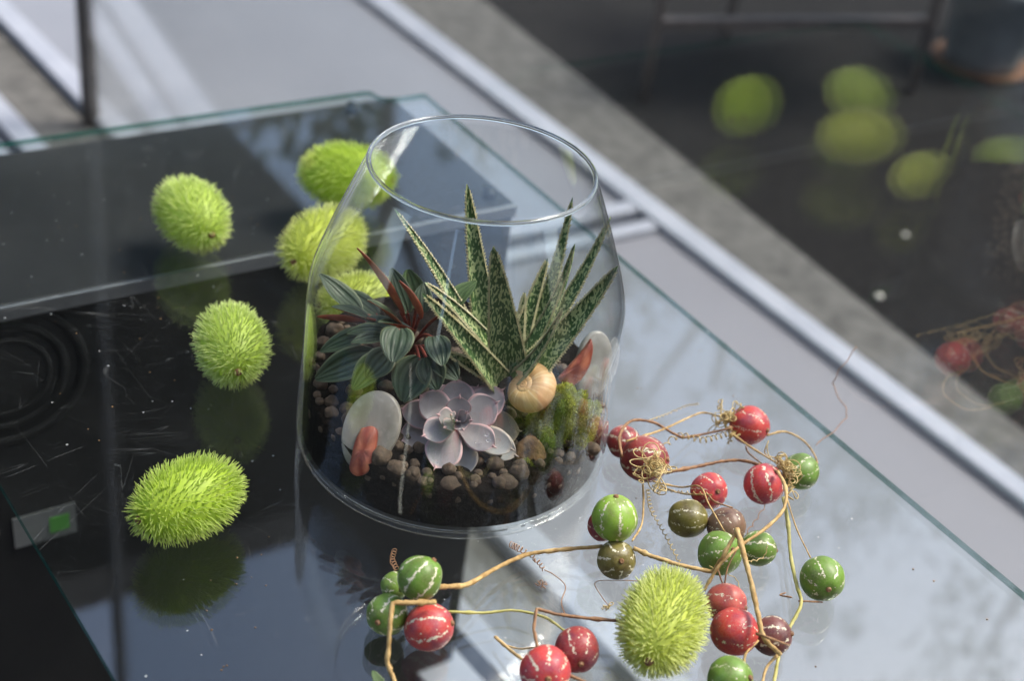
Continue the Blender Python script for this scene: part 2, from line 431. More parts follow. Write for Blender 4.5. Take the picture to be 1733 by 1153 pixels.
nt.links.new(n('MixShader', {0: .35, 1: d, 2: tr}).outputs[0], out.inputs[0]); M['tree_leaf'] = mt

# ------------------------------------------------------------------ setting: floor strips, panels, asphalt
FZ = -.5
def line_pts(pa, pb, z=FZ, ext=(2.0, 2.2)):
    a, b = P(*pa, z), P(*pb, z); d = (b - a).normalized()
    return a - d * ext[0], b + d * ext[1]
def strip(name, La, Lb, z0, z1, mat):
    (a0, a1), (b0, b1) = La, Lb
    poly = [a0, b0, b1, a1]
    ar = sum(poly[i].x * poly[(i + 1) % 4].y - poly[(i + 1) % 4].x * poly[i].y for i in range(4))
    if ar < 0: poly.reverse()
    vs, fs = prism(poly, z0, z1)
    return struct(mk(name, vs, fs, mat, smooth=False))
vs, fs = box_uv(-9, 6, -7, 12, FZ - .06, FZ - .03)
struct(mk('floor', vs, fs, M['dark_floor'], smooth=False))
LB = line_pts((70, 115), (880, 962))           # inner edge of the framed panel
LC = line_pts((28, 195), (829, 1069))          # concrete / pale strip
LD = line_pts((8, 222), (806, 1103))
LE = line_pts((-6, 236), (786, 1120))
LG = line_pts((-40, 275), (748, 1190))
strip('concrete_strip', LB, LC, FZ - .029, FZ - .004, M['concrete'])
strip('pale_threshold_strip', LC, LD, FZ - .029, FZ + .004, M['alu'])
strip('white_threshold_strip', LE, LG, FZ - .029, FZ + .002, M['alu'])
LR = line_pts((1117, 354), (1733, 828))        # outer edge of the frame
LRi = line_pts((1113, 388), (1640, 795))
LA = line_pts((990, 130), (1733, 722))         # concrete / asphalt
strip('concrete_kerb', LR, LA, FZ - .029, FZ - .006, M['concrete'])
far = (LA[0] + D2 * 9, LA[1] + D2 * 9)
LAo = (LA[0] + D2 * .006, LA[1] + D2 * .006)
strip('asphalt', LAo, far, FZ - .029, FZ - .012, M['asphalt'])
# framed floor panel: frame bars, cross bar and two panels
fp = thing('framed_floor_panel', P(1000, 520, FZ - .029), 'pale grey framed floor panel lying between two concrete strips', 'floor panel')
def bar(name, La, Lb, z0, z1, mat, par):
    poly = [La[0], Lb[0], Lb[1], La[1]]
    ar = sum(poly[i].x * poly[(i + 1) % 4].y - poly[(i + 1) % 4].x * poly[i].y for i in range(4))
    if ar < 0: poly.reverse()
    vs, fs = prism(poly, z0, z1)
    return bevel(mk(name, vs, fs, mat, parent=par, smooth=False), .004, 3)
bar('frame_bar', LRi, LR, FZ - .028, FZ + .012, M['alu'], fp)
LBi = (LB[0] + D2 * .035, LB[1] + D2 * .05)
bar('frame_bar', LB, LBi, FZ - .028, FZ + .012, M['alu'], fp)
def on_line(L, u):
    t = (u - L[0].dot(D1)) / (L[1].dot(D1) - L[0].dot(D1)); return L[0].lerp(L[1], t)
ucr = P(1075, 372, FZ).dot(D1)
def span(ua, ub, La, Lb): return (on_line(La, ua), on_line(Lb, ua)), (on_line(La, ub), on_line(Lb, ub))
def slab(name, ua, ub, La, Lb, z0, z1, mat, bv=.003):
    poly = [on_line(La, ua), on_line(La, ub), on_line(Lb, ub), on_line(Lb, ua)]
    ar = sum(poly[i].x * poly[(i + 1) % 4].y - poly[(i + 1) % 4].x * poly[i].y for i in range(4))
    if ar < 0: poly.reverse()
    vs, fs = prism(poly, z0, z1)
    return bevel(mk(name, vs, fs, mat, parent=fp, smooth=False), bv, 3)
slab('cross_bar', ucr - .042, ucr - .012, LBi, LRi, FZ - .028, FZ + .010, M['alu'])
slab('cross_bar', ucr + .012, ucr + .038, LBi, LRi, FZ - .028, FZ + .006, M['alu'])
slab('smooth_panel', -3.2, ucr - .044, LBi, LRi, FZ - .028, FZ - .002, M['smooth_panel'])
slab('woven_panel', ucr + .040, 1.6, LBi, LRi, FZ - .028, FZ - .002, M['mesh_panel'])

# ------------------------------------------------------------------ dark soffit and facade seen in the reflections
vs, fs = box_uv(-7.5, -2.02, -4.5, 1.635, 2.0, 2.12)
tag(mk('porch_roof', vs, fs, M['soffit'], smooth=False, loc=UV3(-4, -1, 2.0)), 'dark porch roof mirrored in the far part of the glass table', 'roof')
vs, fs = box_uv(-7.4, -2.1, -4.45, -4.3, FZ - .03, 1.998)
tag(mk('porch_wall', vs, fs, M['facade'], smooth=False, loc=UV3(-5, -4.4, FZ)), 'dark side wall carrying the porch roof', 'wall')

# unseen dark walls added behind the camera; their gaps mirror as streaks in the vase
def added_board(x0, x1, y, label):
    poly = [(x0, y - .08), (x1, y - .08), (x1, y), (x0, y)]
    vs, fs = prism(poly, FZ - .03, 3.2)
    return tag(mk('added_dark_wall', vs, fs, M['facade'], smooth=False, loc=((x0 + x1) / 2, y, FZ - .03)), label, 'wall', 'added dark walls behind the camera')
added_board(-3.6, -.62, -2.2, 'added dark wall behind the camera, beside the narrow bright gap')
added_board(-.50, 1.55, -2.2, 'added dark wall behind the camera, between the two bright gaps')
added_board(1.75, 2.6, -2.2, 'narrow added dark wall behind the camera, past the second bright gap')

def added_side_wall(y0, y1, label):  # unseen walls added to darken the vase reflections, leaving one bright gap
    vs, fs = prism([(4.5, y0), (4.7, y0), (4.7, y1), (4.5, y1)], FZ - .03, 2.2)
    tag(mk('added_side_wall', vs, fs, M['facade'], smooth=False, loc=(4.6, (y0 + y1) / 2, FZ - .03)), label, 'wall', 'added dark side walls')
added_side_wall(-.8, 3.6, 'added dark side wall on the leafy side of the bright gap')
added_side_wall(-7, -2.0, 'added dark side wall across the bright gap from the leafy side')
a_, b_ = V((-.30, -.62, 0)), V((-1.15, -2.05, 0)); s_ = (b_ - a_).normalized().cross(V((0, 0, 1))) * .016
vs, fs = prism([a_ - s_, b_ - s_, b_ + s_, a_ + s_], FZ - .029, FZ - .010)
struct(mk('added_streak_strip', vs, [f[::-1] for f in fs], M['white_bit'], smooth=False))  # unseen pale floor strip, added to mirror as a bright streak on the vase

# ------------------------------------------------------------------ window pane with its bronze post
PV0 = .2420
vs, fs = box_uv(-1.41, 1.2, PV0, PV0 + .006, FZ - .0295, 2.9)
tag(mk('window_pane', vs, fs, M['pane_glass'], smooth=False, loc=UV3(0, PV0, FZ)), 'tall clear window pane standing just beyond the glass table, mirroring the fruits', 'window')
vs, fs = box_uv(-1.430, -1.411, PV0 - .008, PV0 + .014, FZ - .0295, 2.95)
bevel(tag(mk('window_post', vs, fs, M['bronze'], smooth=False, loc=UV3(-1.42, PV0, FZ)), 'slim dark bronze upright post at the end of the window pane', 'post'), .003, 3)

# ------------------------------------------------------------------ black cabinet
GT = .0042
cab = thing('black_cabinet', UV3(-.335, 0, FZ - .03), 'tall black cabinet under the back half of the glass table', 'cabinet')
vs, fs = box_uv(-.430, -.2385, -.60, .1946, FZ - .0298, -.0115)
bevel(mk('body', vs, fs, M['black_lacquer'], parent=cab, smooth=False), .0012, 2)
vs, fs = box_uv(-.2380, -.2340, -.60, .1946, -.0215, -.0112)
bevel(mk('edge_trim', vs, fs, M['trim_metal'], parent=cab, smooth=False), .001, 2)

# glass top with a notched back corner
tab = thing('glass_table_top', UV3(-.1, 0, -GT), 'clear scratched glass table top with green edges and a notched corner', 'table top')
px_out = [(615, 154), (624, 153.5), (631, 155.5), (637, 160), (645, 163.5), (658, 165), (676, 163.8), (700, 160.5), (715, 158), (721, 158.5), (727, 164)]
poly = [UV3(-.4263, -.245)] + [P(x, y, 0) for x, y in px_out] + [UV3(.70, .2113), UV3(.70, -.185), UV3(-.0614, -.2266)]
ar = sum(poly[i].x * poly[(i + 1) % len(poly)].y - poly[(i + 1) % len(poly)].x * poly[i].y for i in range(len(poly)))
if ar < 0: poly.reverse()
vs, fs = prism(poly, -GT, 0)
mk('pane', vs[:], fs, [M['table_glass'], M['glass_edge']], parent=tab, midx=[0, 0] + [1] * (len(fs) - 2), smooth=False)
for (u, v) in ((-.415, -.21), (-.415, .15), (-.252, -.21), (-.252, .18)):
    q = UV3(u, v)
    vs, fs = lathe([(0, -.01148), (.005, -.01148), (.005, -GT - .00005), (0, -GT - .00005)], 16, q.x, q.y)
    mk('bumper_pad', vs, fs, M['black_plastic'], parent=tab)

# label and ringed disc on the cabinet front
fx = -.2383
def front(px, py): return PV(px, py, D1, fx)
a, b = front(28, 862), front(130, 898)
card = thing('price_card', (front(80, 880)), 'white card with a green square stuck on the black cabinet front', 'card')
v0_, v1_, z0_, z1_ = front(20, 880).dot(D2), front(128, 880).dot(D2), front(80, 912).z, front(80, 862).z
vs, fs = box_uv(fx + .0004, fx + .0014, v0_, v1_, z0_, z1_); mk('card_sheet', vs, fs, M['paper'], parent=card, smooth=False)
g0, g1 = front(82, 880).dot(D2), front(116, 880).dot(D2)
vs, fs = box_uv(fx + .0016, fx + .0021, g0, g1, z0_ + (z1_ - z0_) * .22, z0_ + (z1_ - z0_) * .72); mk('green_square', vs, fs, M['green_print'], parent=card, smooth=False)
dc = front(8, 640)
disc = thing('ringed_disc', dc, 'black disc of faint concentric rings on the cabinet front', 'disc')
def ring_prof(rr, hw, dep): return [(rr - hw, .0004), (rr - hw * .6, dep), (rr + hw * .6, dep), (rr + hw, .0004)]
def facing_lathe(prof, n_=64):
    vs, fs = lathe(prof, n_)
    out_ = []
    for v in vs: out_.append(dc + D2 * v.x + V((0, 0, v.y)) + D1 * v.z)
    return out_, [f[::-1] for f in fs]
for rr_, hw, dep in ((.050, .0035, .0014), (.038, .003, .0012), (.028, .002, .001)):
    vs, fs = facing_lathe(ring_prof(rr_, hw, dep)); mk('ring', vs, fs, M['black_lacquer'], parent=disc)

# ------------------------------------------------------------------ glass vase (lathe fitted to the silhouette)
OUT = [(.0005, .0004), (.060, .0004), (.0776, .0004), (.0804, .0010), (.0822, .0022), (.0836, .0040), (.0844, .0064), (.0848, .0096), (.0849, .015),
       (.0847, .022), (.0842, .032), (.0837, .045), (.0832, .058), (.0829, .072), (.0827, .083), (.0823, .093), (.0813, .102),
       (.0794, .1105), (.0768, .118), (.0737, .1265), (.0703, .1355), (.0664, .1455), (.0622, .156), (.0580, .1660), (.0560, .1706)]
WT = .0014
def offs(prof, d):
    o_ = []
    for i, (r, z) in enumerate(prof):
        a_, b_ = prof[max(i - 1, 0)], prof[min(i + 1, len(prof) - 1)]
        tx, tz = b_[0] - a_[0], b_[1] - a_[1]; l = math.hypot(tx, tz)
        o_.append((r - tz / l * d, z + tx / l * d))
    return o_
INN = offs(OUT[6:], WT)
vt = thing('glass_vase', (0, 0, .0004), 'wide clear glass vase with narrowed rim holding the succulent garden', 'vase')
botin = [(.0815, .0066), (.0795, .0048), (.0765, .0040), (.060, .0038), (.0005, .0038)]
vs, fs = lathe(OUT[:-1] + INN[::-1][1:] + botin, 192)
nr_o = len(OUT) - 2                                  # leave the strip under the rim bead open
fs = [f for i, f in enumerate(fs) if i // 192 != nr_o]
mk('wall', vs, fs, M['vase_glass'], parent=vt)
cx_, cz_ = OUT[-1][0] - .0006, OUT[-1][1] - .0004
vs, fs = lathe([(cx_ + .00125 * math.cos(2 * math.pi * k / 14), cz_ + .00125 * math.sin(2 * math.pi * k / 14)) for k in range(15)], 192)
mk('rim', vs, fs, M['rim_glass'], parent=vt)

# ------------------------------------------------------------------ planting bed
RI = .0815
def soil_h(x, y):
    r = math.hypot(x, y)
    hgt = .032 + .008 * max(0, min(1, (y + .07) / .12)) + .010 * max(0, -x / .08)
    hgt += .0022 * mnoise.noise(V((x * 60, y * 60, 1))) + .0012 * mnoise.noise(V((x * 200, y * 200, 4)))
    return hgt
vs, fs = [], []
NR, NA = 30, 90
zb = .0066
for i in range(NR + 1):
    r = RI * i / NR if i else .0003
    for k in range(NA):
        a = 2 * math.pi * k / NA; x, y = r * math.cos(a), r * math.sin(a)
        vs.append(V((x, y, soil_h(x, y))))
rows = NR + 1
for (r, z) in ((RI, .020), (RI, .0095), (.078, zb), (.0003, zb)):
    for k in range(NA):
        a = 2 * math.pi * k / NA; vs.append(V((r * math.cos(a), r * math.sin(a), z)))
    rows += 1
for i in range(rows - 1):
    for k in range(NA):
        fs.append((i * NA + k, (i + 1) * NA + k, (i + 1) * NA + (k + 1) % NA, i * NA + (k + 1) % NA))
so_ = mk('soil', vs, fs, M['soil'], loc=(0, 0, zb))
tag(so_, 'dark moist soil filling the bottom of the glass vase', 'soil'); stuff(so_)

def inside(px, py, z, rmax):
    """point on the pixel ray at height z, but not outside the front wall of the vase"""
    p = P(px, py, z)
    if math.hypot(p.x, p.y) <= rmax: return p
    d = ray(px, py)
    a = d.x * d.x + d.y * d.y; b = 2 * (CAM.x * d.x + CAM.y * d.y); c = CAM.x ** 2 + CAM.y ** 2 - rmax * rmax
    q = b * b - 4 * a * c
    if q < 0: return p
    t = (-b - math.sqrt(q)) / (2 * a); e = CAM + d * t
    if e.z > z:                       # ray passes out at the back: use the back wall
        t = (-b + math.sqrt(q)) / (2 * a); e = CAM + d * t
    return e

AB_, PB_ = inside(845, 640, .040, .07), inside(690, 610, .040, .06)
# clay pebbles: (px, py, radius px)
PEB = [(555, 712, 23), (581, 748, 23), (548, 672, 17), (533, 640, 16), (560, 640, 14), (540, 605, 15), (568, 590, 13), (600, 640, 12), (620, 680, 12),
       (545, 752, 14), (573, 785, 14), (600, 800, 15), (628, 808, 13), (670, 795, 17), (647, 806, 11), (693, 826, 13), (664, 826, 12), (716, 818, 12),
       (733, 838, 13), (761, 822, 17), (757, 844, 11), (779, 850, 12), (794, 834, 14), (826, 838, 16), (858, 821, 21), (866, 851, 15), (843, 862, 10),
       (812, 858, 10), (735, 860, 9), (880, 790, 13), (905, 830, 15), (925, 845, 13), (948, 838, 12), (700, 800, 11), (985, 790, 14), (1003, 760, 13),
       (640, 780, 12), (1010, 720, 12), (893, 862, 10), (760, 795, 12), (560, 560, 12), (990, 690, 12)]
for i, (px, py, rp) in enumerate(PEB):
    rad = rp * .000297
    z = .034 + rad * .5
    p = inside(px, py, z, RI - rad - .0006)
    p0 = soil_h(p.x, p.y)
    if px < 625 and py < 700: lab = 'brown clay pebble on the soil under the dark ribbed plant'
    elif px < 650: lab = 'brown clay pebble beside the grey oval slice and red chip'
    elif px > 872: lab = 'brown clay pebble under the moss clump'
    elif py > 840: lab = 'small brown clay pebble low against the front glass below the rosette'
    else: lab = 'brown clay pebble just below the mauve rosette leaves'
    if i == 1: lab = 'large clay pebble resting against the grey oval stone slice'
    if i == 0: lab = 'large clay pebble above another against the left glass wall'
    if i == 24: lab = 'largest clay pebble between the rosette and the small moss tuft'
    vs, fs = lump(ICO3, p, (rad, rad * rnd.uniform(.9, 1.03), rad * rnd.uniform(.88, 1)), .16, 1.9, i + 3)
    o = mk('clay_pebble', vs, fs, M['clay'], loc=p)
    tag(o, lab, 'pebble', 'clay pebbles on the soil')

rp_ = random.Random(21)
taken = []
KEEP = [(inside(774, 716, .045, .07), .017), (inside(628, 728, .040, .072), .008), (inside(945, 728, .04, .06), .010), (AB_, .012), (PB_, .012)]
n_peb = 0
for k in range(1400):
    a_ = rp_.uniform(0, 2 * math.pi); rad = rp_.choice((.0020, .0025, .0030, .0037, .0046)) * rp_.uniform(.85, 1.15)
    q_ = (RI - rad - .0004) * (rp_.random() ** .33)
    x_, y_ = q_ * math.cos(a_), q_ * math.sin(a_)
    if y_ > .035: continue
    if any(math.hypot(x_ - kp.x, y_ - kp.y) < kr + rad * .4 for kp, kr in KEEP): continue
    z_ = soil_h(x_, y_) + rad * .25
    if rp_.random() < .28 and q_ > .060:               # pressed against the glass a little lower down
        q_ = RI - rad + .0006; x_, y_ = q_ * math.cos(a_), q_ * math.sin(a_); z_ = soil_h(x_, y_) - rp_.uniform(.002, .010)
    p = V((x_, y_, z_))
    if any((p - t_).length < (rad + r_) * .93 for t_, r_ in taken): continue
    taken.append((p, rad)); n_peb += 1
    if n_peb > 190: break
    if x_ < -.05: lab = 'brown clay pebble in the high bank under the dark ribbed plant'
    elif x_ < -.022: lab = 'brown clay pebble near the grey oval slice'
    elif x_ > .030: lab = 'brown clay pebble around the foot of the moss clump'
    elif rad < .0034: lab = 'tiny brown clay pebble between larger ones below the mauve rosette'
    else: lab = 'brown clay pebble packed against the front glass below the rosette'
    vs, fs = lump(ICO3, p, (rad, rad * rp_.uniform(.85, 1.05), rad * rp_.uniform(.82, 1)), .22, 1.6, k * .7)
    tag(mk('clay_pebble', vs, fs, M['clay'], loc=p), lab, 'pebble', 'clay pebbles on the soil')

# ------------------------------------------------------------------ leaf builder
def leaf(name, base, tip, nrm, hw, wprof, par, mats, bend=.0, cup=.0, top=.0, bot=.06, nt_=14, ns=8, curl=0.0, wav=0.0, seed=0):
    base, tip, nrm = V(base), V(tip), V(nrm).normalized()
    L_ = (tip - base).length
    ctrl = (base + tip) / 2 + nrm * bend * L_
    vs, uvs = [], []
    top_i, bot_i = {}, {}
    for i in range(nt_ + 1):
        t = i / nt_
        C = base * (1 - t) ** 2 + ctrl * 2 * t * (1 - t) + tip * t * t
        T = ((ctrl - base) * (1 - t) + (tip - ctrl) * t).normalized()
        S = T.cross(nrm).normalized(); Nn = S.cross(T).normalized()
        w_ = max(hw * wprof(t), hw * .012)
        for j in range(ns + 1):
            s_ = -1 + 2 * j / ns
            k = 1 - s_ * s_
            zc = cup * w_ * s_ * s_ + wav * hw * mnoise.noise(V((t * 3.1 + seed, s_ * 1.5, seed * 1.7)))
            q = C + S * (w_ * s_) + Nn * zc
            top_i[i, j] = len(vs); vs.append(q + Nn * (top * w_ * k)); uvs.append(((s_ + 1) / 2, t))
            if 0 < j < ns:
                bot_i[i, j] = len(vs); vs.append(q - Nn * (bot * w_ * k + .0001)); uvs.append(((s_ + 1) / 2, t))
            else: bot_i[i, j] = top_i[i, j]
    fs, mi = [], []
    for i in range(nt_):
        for j in range(ns):
            fs.append((top_i[i, j], top_i[i, j + 1], top_i[i + 1, j + 1], top_i[i + 1, j])); mi.append(0)
            f = (bot_i[i, j], bot_i[i + 1, j], bot_i[i + 1, j + 1], bot_i[i, j + 1])
            fs.append(f); mi.append(1 if len(mats) > 1 else 0)
    o = mk(name, vs, fs, mats, parent=par, uvs=uvs, midx=mi)
    return o, [vs[top_i[i, 0]] for i in range(nt_ + 1)], [vs[top_i[i, ns]] for i in range(nt_ + 1)]

# ------------------------------------------------------------------ spotted aloe
AB = inside(845, 640, .040, .07)
aloe = thing('spotted_aloe', V((AB.x, AB.y, soil_h(AB.x, AB.y))), 'tall spotted aloe with pointed toothed leaves behind the snail shell', 'succulent')
def aw(t): return (1 - t) ** .52 * (.95 - .22 * t) if t < 1 else 0
# tip px, tip Y, base px, base Y, half width, bend, normal
AL = [((790, 311), .034, (826, 600), .012, .0088, -.05, (.35, -1, .25)),
      ((835, 417), -.022, (864, 632), -.016, .0118, -.06, (-.08, -1, .3)),
      ((668, 354), .012, (806, 590), .002, .0058, .07, (.9, -.5, .5)),
      ((719, 478), -.010, (836, 596), -.006, .0056, .09, (.2, -.35, 1)),
      ((714, 496), -.040, (846, 648), -.022, .0072, .11, (.35, -.9, .7)),
      ((1046, 450), -.006, (888, 640), -.020, .0094, -.16, (-.35, -.9, .6)),
      ((969, 334), .040, (900, 590), .008, .0056, -.10, (-.5, -.9, .3)),
      ((1034, 366), .034, (905, 598), .004, .0058, -.12, (-.6, -.8, .5)),
      ((927, 437), .026, (872, 596), .004, .0060, -.08, (.3, -1, .4)),
      ((973, 412), .012, (886, 612), -.004, .0060, -.11, (-.9, -.5, .5)),
      ((888, 494), .018, (874, 596), .004, .0040, -.02, (0, -1, .3)),
      ((752, 596), -.036, (842, 646), -.020, .0056, .10, (.2, -.7, .8)),
      ((1010, 505), .004, (884, 640), -.018, .0054, -.18, (-.3, -.4, 1)),
      ((955, 520), -.024, (872, 646), -.024, .0052, -.14, (-.5, -.4, 1))]
for i, (tp, ty, bp, by, hw, bd, nr_) in enumerate(AL):
    b_, t_ = PY(*bp, by), PY(*tp, ty)
    b_.z = max(b_.z, .034)
    lf, eL, eR = leaf('leaf', b_, t_, nr_, hw, aw, aloe, [M['aloe_leaf']], bend=bd, cup=.42, top=-.02, bot=.75, nt_=26, ns=8, seed=i)
    # marginal teeth as small cones along both edges
    tv, tf = [], []
    for E in (eL, eR):
        for k in range(1, len(E) - 2):
            for sub in (0.25, .75):
                p = E[k].lerp(E[k + 1], sub); q = (eL[k] + eR[k]) / 2
                o_ = (p - q); 
                if o_.length < .0008: continue
                o_.normalize(); T = (E[k + 1] - E[k]).normalized()
                h_ = .0010 * rnd.uniform(.7, 1.3); n0 = len(tv); Bn = o_.cross(T)
                tv += [p - T * .0013 - o_ * .0006, p + T * .0013 - o_ * .0006, p + Bn * .0006 - o_ * .0006, p - Bn * .0006 - o_ * .0006, p + o_ * h_ + T * .0005]
                tf += [(n0, n0 + 2, n0 + 4), (n0 + 2, n0 + 1, n0 + 4), (n0 + 1, n0 + 3, n0 + 4), (n0 + 3, n0, n0 + 4)]
    tt = mk('teeth', tv, tf, M['aloe_tooth'], smooth=False, loc=WLOC[aloe.name]); tt.location = (0, 0, 0); tt.parent = lf; stuff(tt)

# ------------------------------------------------------------------ dark ribbed peperomia
PB = inside(690, 610, .040, .06)
pepr = thing('peperomia_plant', V((PB.x, PB.y, soil_h(PB.x, PB.y))), 'bushy dark green ribbed plant with red leaf undersides left of the aloe', 'plant')
def ow(t): return math.sin(math.pi * min(1, (t * .93 + .04)) ** .82) ** .8
def rw(t): return math.sin(math.pi * min(1, t * .95 + .03) ** .72) ** .62
PL = [((541, 464), .010, (610, 532), -.004, 0.0067, -.06, (.35, -.35, 1), 0),
      ((604, 420), -.004, (683, 535), -.012, 0.0053, .04, (.6, .6, .5), 0),
      ((662, 454), .006, (690, 530), -.006, 0.0057, .05, (.3, -.9, .5), 0),
      ((690, 456), .022, (706, 520), .012, 0.0076, .03, (.0, -1, .4), 1),
      ((675, 475), -.012, (712, 540), -.016, 0.0053, .06, (.7, .5, .3), 0),
      ((622, 508), -.026, (678, 550), -.018, 0.0048, .05, (.2, .2, 1), 0),
      ((537, 537), -.004, (618, 545), -.012, 0.0043, -.03, (0, .8, .6), 0),
      ((561, 519), -.014, (625, 540), -.014, 0.0045, .05, (.1, .1, 1), 0),
      ((542, 596), -.024, (636, 565), -.020, 0.0062, .10, (-.15, -.5, 1), 0),
      ((587, 565), -.022, (650, 560), -.020, 0.0041, .10, (-.1, -.3, 1), 0),
      ((594, 581), -.034, (652, 572), -.026, 0.0041, .08, (0, -.3, 1), 0),
      ((534, 642), -.034, (640, 600), -.028, 0.0084, .10, (-.1, -.75, .8), 0),
      ((598, 660), -.048, (648, 600), -.034, 0.0069, .10, (-.1, -.9, .7), 1),
      ((664, 613), -.050, (676, 556), -.030, 0.0086, .14, (.05, -.8, .75), 2),
      ((749, 619), -.046, (735, 570), -.030, 0.0067, .14, (.2, -.8, .7), 2),
      ((682, 680), -.050, (712, 606), -.034, 0.0103, .10, (-.15, -.9, .6), 0),
      ((775, 643), -.042, (736, 606), -.032, 0.0067, .10, (.3, -.7, .7), 0),
      ((806, 476), .018, (756, 530), .004, 0.0060, .08, (-.3, -.4, 1), 1),
      ((716, 480), .014, (716, 530), .002, 0.0055, .05, (0, -1, .4), 0),
      ((640, 470), .022, (680, 530), .008, 0.0060, .04, (.3, .8, .5), 0),
      ((570, 490), .026, (640, 535), .010, 0.0058, .06, (.2, -.5, 1), 0),
      ((740, 660), -.046, (722, 605), -.036, 0.0077, .10, (.1, -.9, .6), 0),
      ((620, 640), -.046, (660, 595), -.034, 0.0074, .10, (0, -.9, .7), 0),
      ((640, 545), -.030, (700, 560), -.018, 0.0045, .06, (-.1, .1, 1), 0),
      ((600, 545), -.010, (670, 552), -.012, 0.0048, .04, (0, -.1, 1), 0)]
hub = V((PB.x, PB.y + .004, .046))
for i, (tp, ty, bp, by, hw, bd, nr_, kind) in enumerate(PL):
    b_, t_ = PY(*bp, by), PY(*tp, ty)
    lf, _, _ = leaf('leaf', b_, t_, nr_, hw, rw if kind == 2 else ow, pepr, [M['pep_pale'] if kind == 1 else M['pep_top'], M['pep_red'] if kind != 1 else M['pep_pale']],
                    bend=bd, cup=.42 if kind != 2 else .25, top=.05, bot=.05, nt_=14, ns=10, wav=.10, seed=i)
    mid = (hub + b_) / 2 + V((0, 0, .004))
    vs, fs = tube(crom([hub + V((rnd.uniform(-.004, .004), rnd.uniform(-.004, .004), -.008)), mid, b_ + (t_ - b_) * .06], 5), .0009, 6)
    st_ = mk('stem', vs, fs, M['pep_stem'], parent=pepr)

# ------------------------------------------------------------------ purple echeveria rosette
ec = inside(774, 716, .050, .07)
EN = V((.02, -.62, .78)).normalized()
ech = thing('echeveria_rosette', ec - EN * .014, 'mauve rosette succulent with pink leaf margins in front of the aloe', 'succulent')
def onplane(px, py, k):
    d = ray(px, py); c_ = ec + EN * k
    return CAM + d * ((c_ - CAM).dot(EN) / d.dot(EN))
def pw(t):
    a = .34 + .66 * math.sin(math.pi * .5 * min(1, t / .62)) ** 1.4
    if t > .62:
        q = (t - .62) / .38; a *= max(0, (1 - q ** 2.1)) ** .80
    return max(a, 0.0)
# tip px, lift of the tip, half width, kind, bend
EP = [((774, 642), -.003, .0090, 0, .10), ((711, 669), .001, .0086, 0, .06), ((842, 681), .001, .0092, 0, .06), ((851, 660), -.006, .0090, 0, .08),
      ((679, 692), -.006, .0078, 0, .10), ((716, 738), .006, .0070, 0, .02), ((837, 757), .003, .0074, 0, .04), ((868, 762), -.004, .0074, 1, .06),
      ((874, 772), -.010, .0082, 1, .06), ((736, 793), .001, .0096, 0, .06), ((786, 807), -.005, .0084, 1, .08), ((822, 823), -.011, .0088, 1, .08),
      ((675, 742), -.010, .0086, 0, .08), ((673, 778), -.014, .0080, 1, .08), ((716, 797), -.015, .0082, 2, .08), ((880, 730), -.014, .0098, 2, .08),
      ((808, 655), -.010, .0080, 0, .08), ((740, 652), -.010, .0080, 0, .08),
      ((778, 671), .010, .0066, 0, .02), ((741, 702), .011, .0052, 0, .04), ((752, 724), .011, .0042, 0, .02), ((790, 698), .014, .0034, 0, .02),
      ((798, 712), .012, .0040, 0, .02), ((784, 728), .012, .0040, 0, .02), ((763, 702), .015, .0030, 0, .02), ((772, 712), .017, .0022, 0, .0)]
for i, (tp, lift, hw, kind, bd) in enumerate(EP):
    t_ = onplane(*tp, lift)
    b_ = ec + (t_ - ec) * .06 - EN * (.004 if lift < .005 else 0) + EN * (.1 * lift)
    nr_ = EN * 1.0 - (t_ - ec).normalized() * (.15 if lift < .005 else .8)
    mt_ = [M['eche'], M['eche_old'], M['eche_olive']][kind]
    lf, eL, eR = leaf('leaf', b_, t_, nr_, hw, pw, ech, [mt_], bend=-bd * 1.2, cup=.24, top=.02, bot=.24, nt_=16, ns=10, wav=.04, seed=i + 50)
    T = (t_ - b_).normalized()                              # the small spike at the leaf tip
    vs, fs = tube([t_ - T * .0012, t_ + T * .0004, t_ + T * .0016 + EN * .0004], lambda t: .0007 * (1 - t) + .00008, 5)
    sp = mk('tip', vs, fs, mt_, loc=WLOC[ech.name]); sp.location = (0, 0, 0); sp.parent = lf
for (px, py, rr_) in ((824, 737, .0013), (827, 747, .0011), (806, 751, .0008), (738, 783, .0009)):
    q = onplane(px, py, .004) + EN * .0018
    vs, fs = lump(ICO3, q, (rr_ * 1.2, rr_, rr_ * .8), .05, 2, px)
    tag(mk('water_droplet', vs, fs, M['water'], loc=q), 'clear water droplet sitting on a mauve rosette leaf', 'droplet', 'water droplets on the rosette')

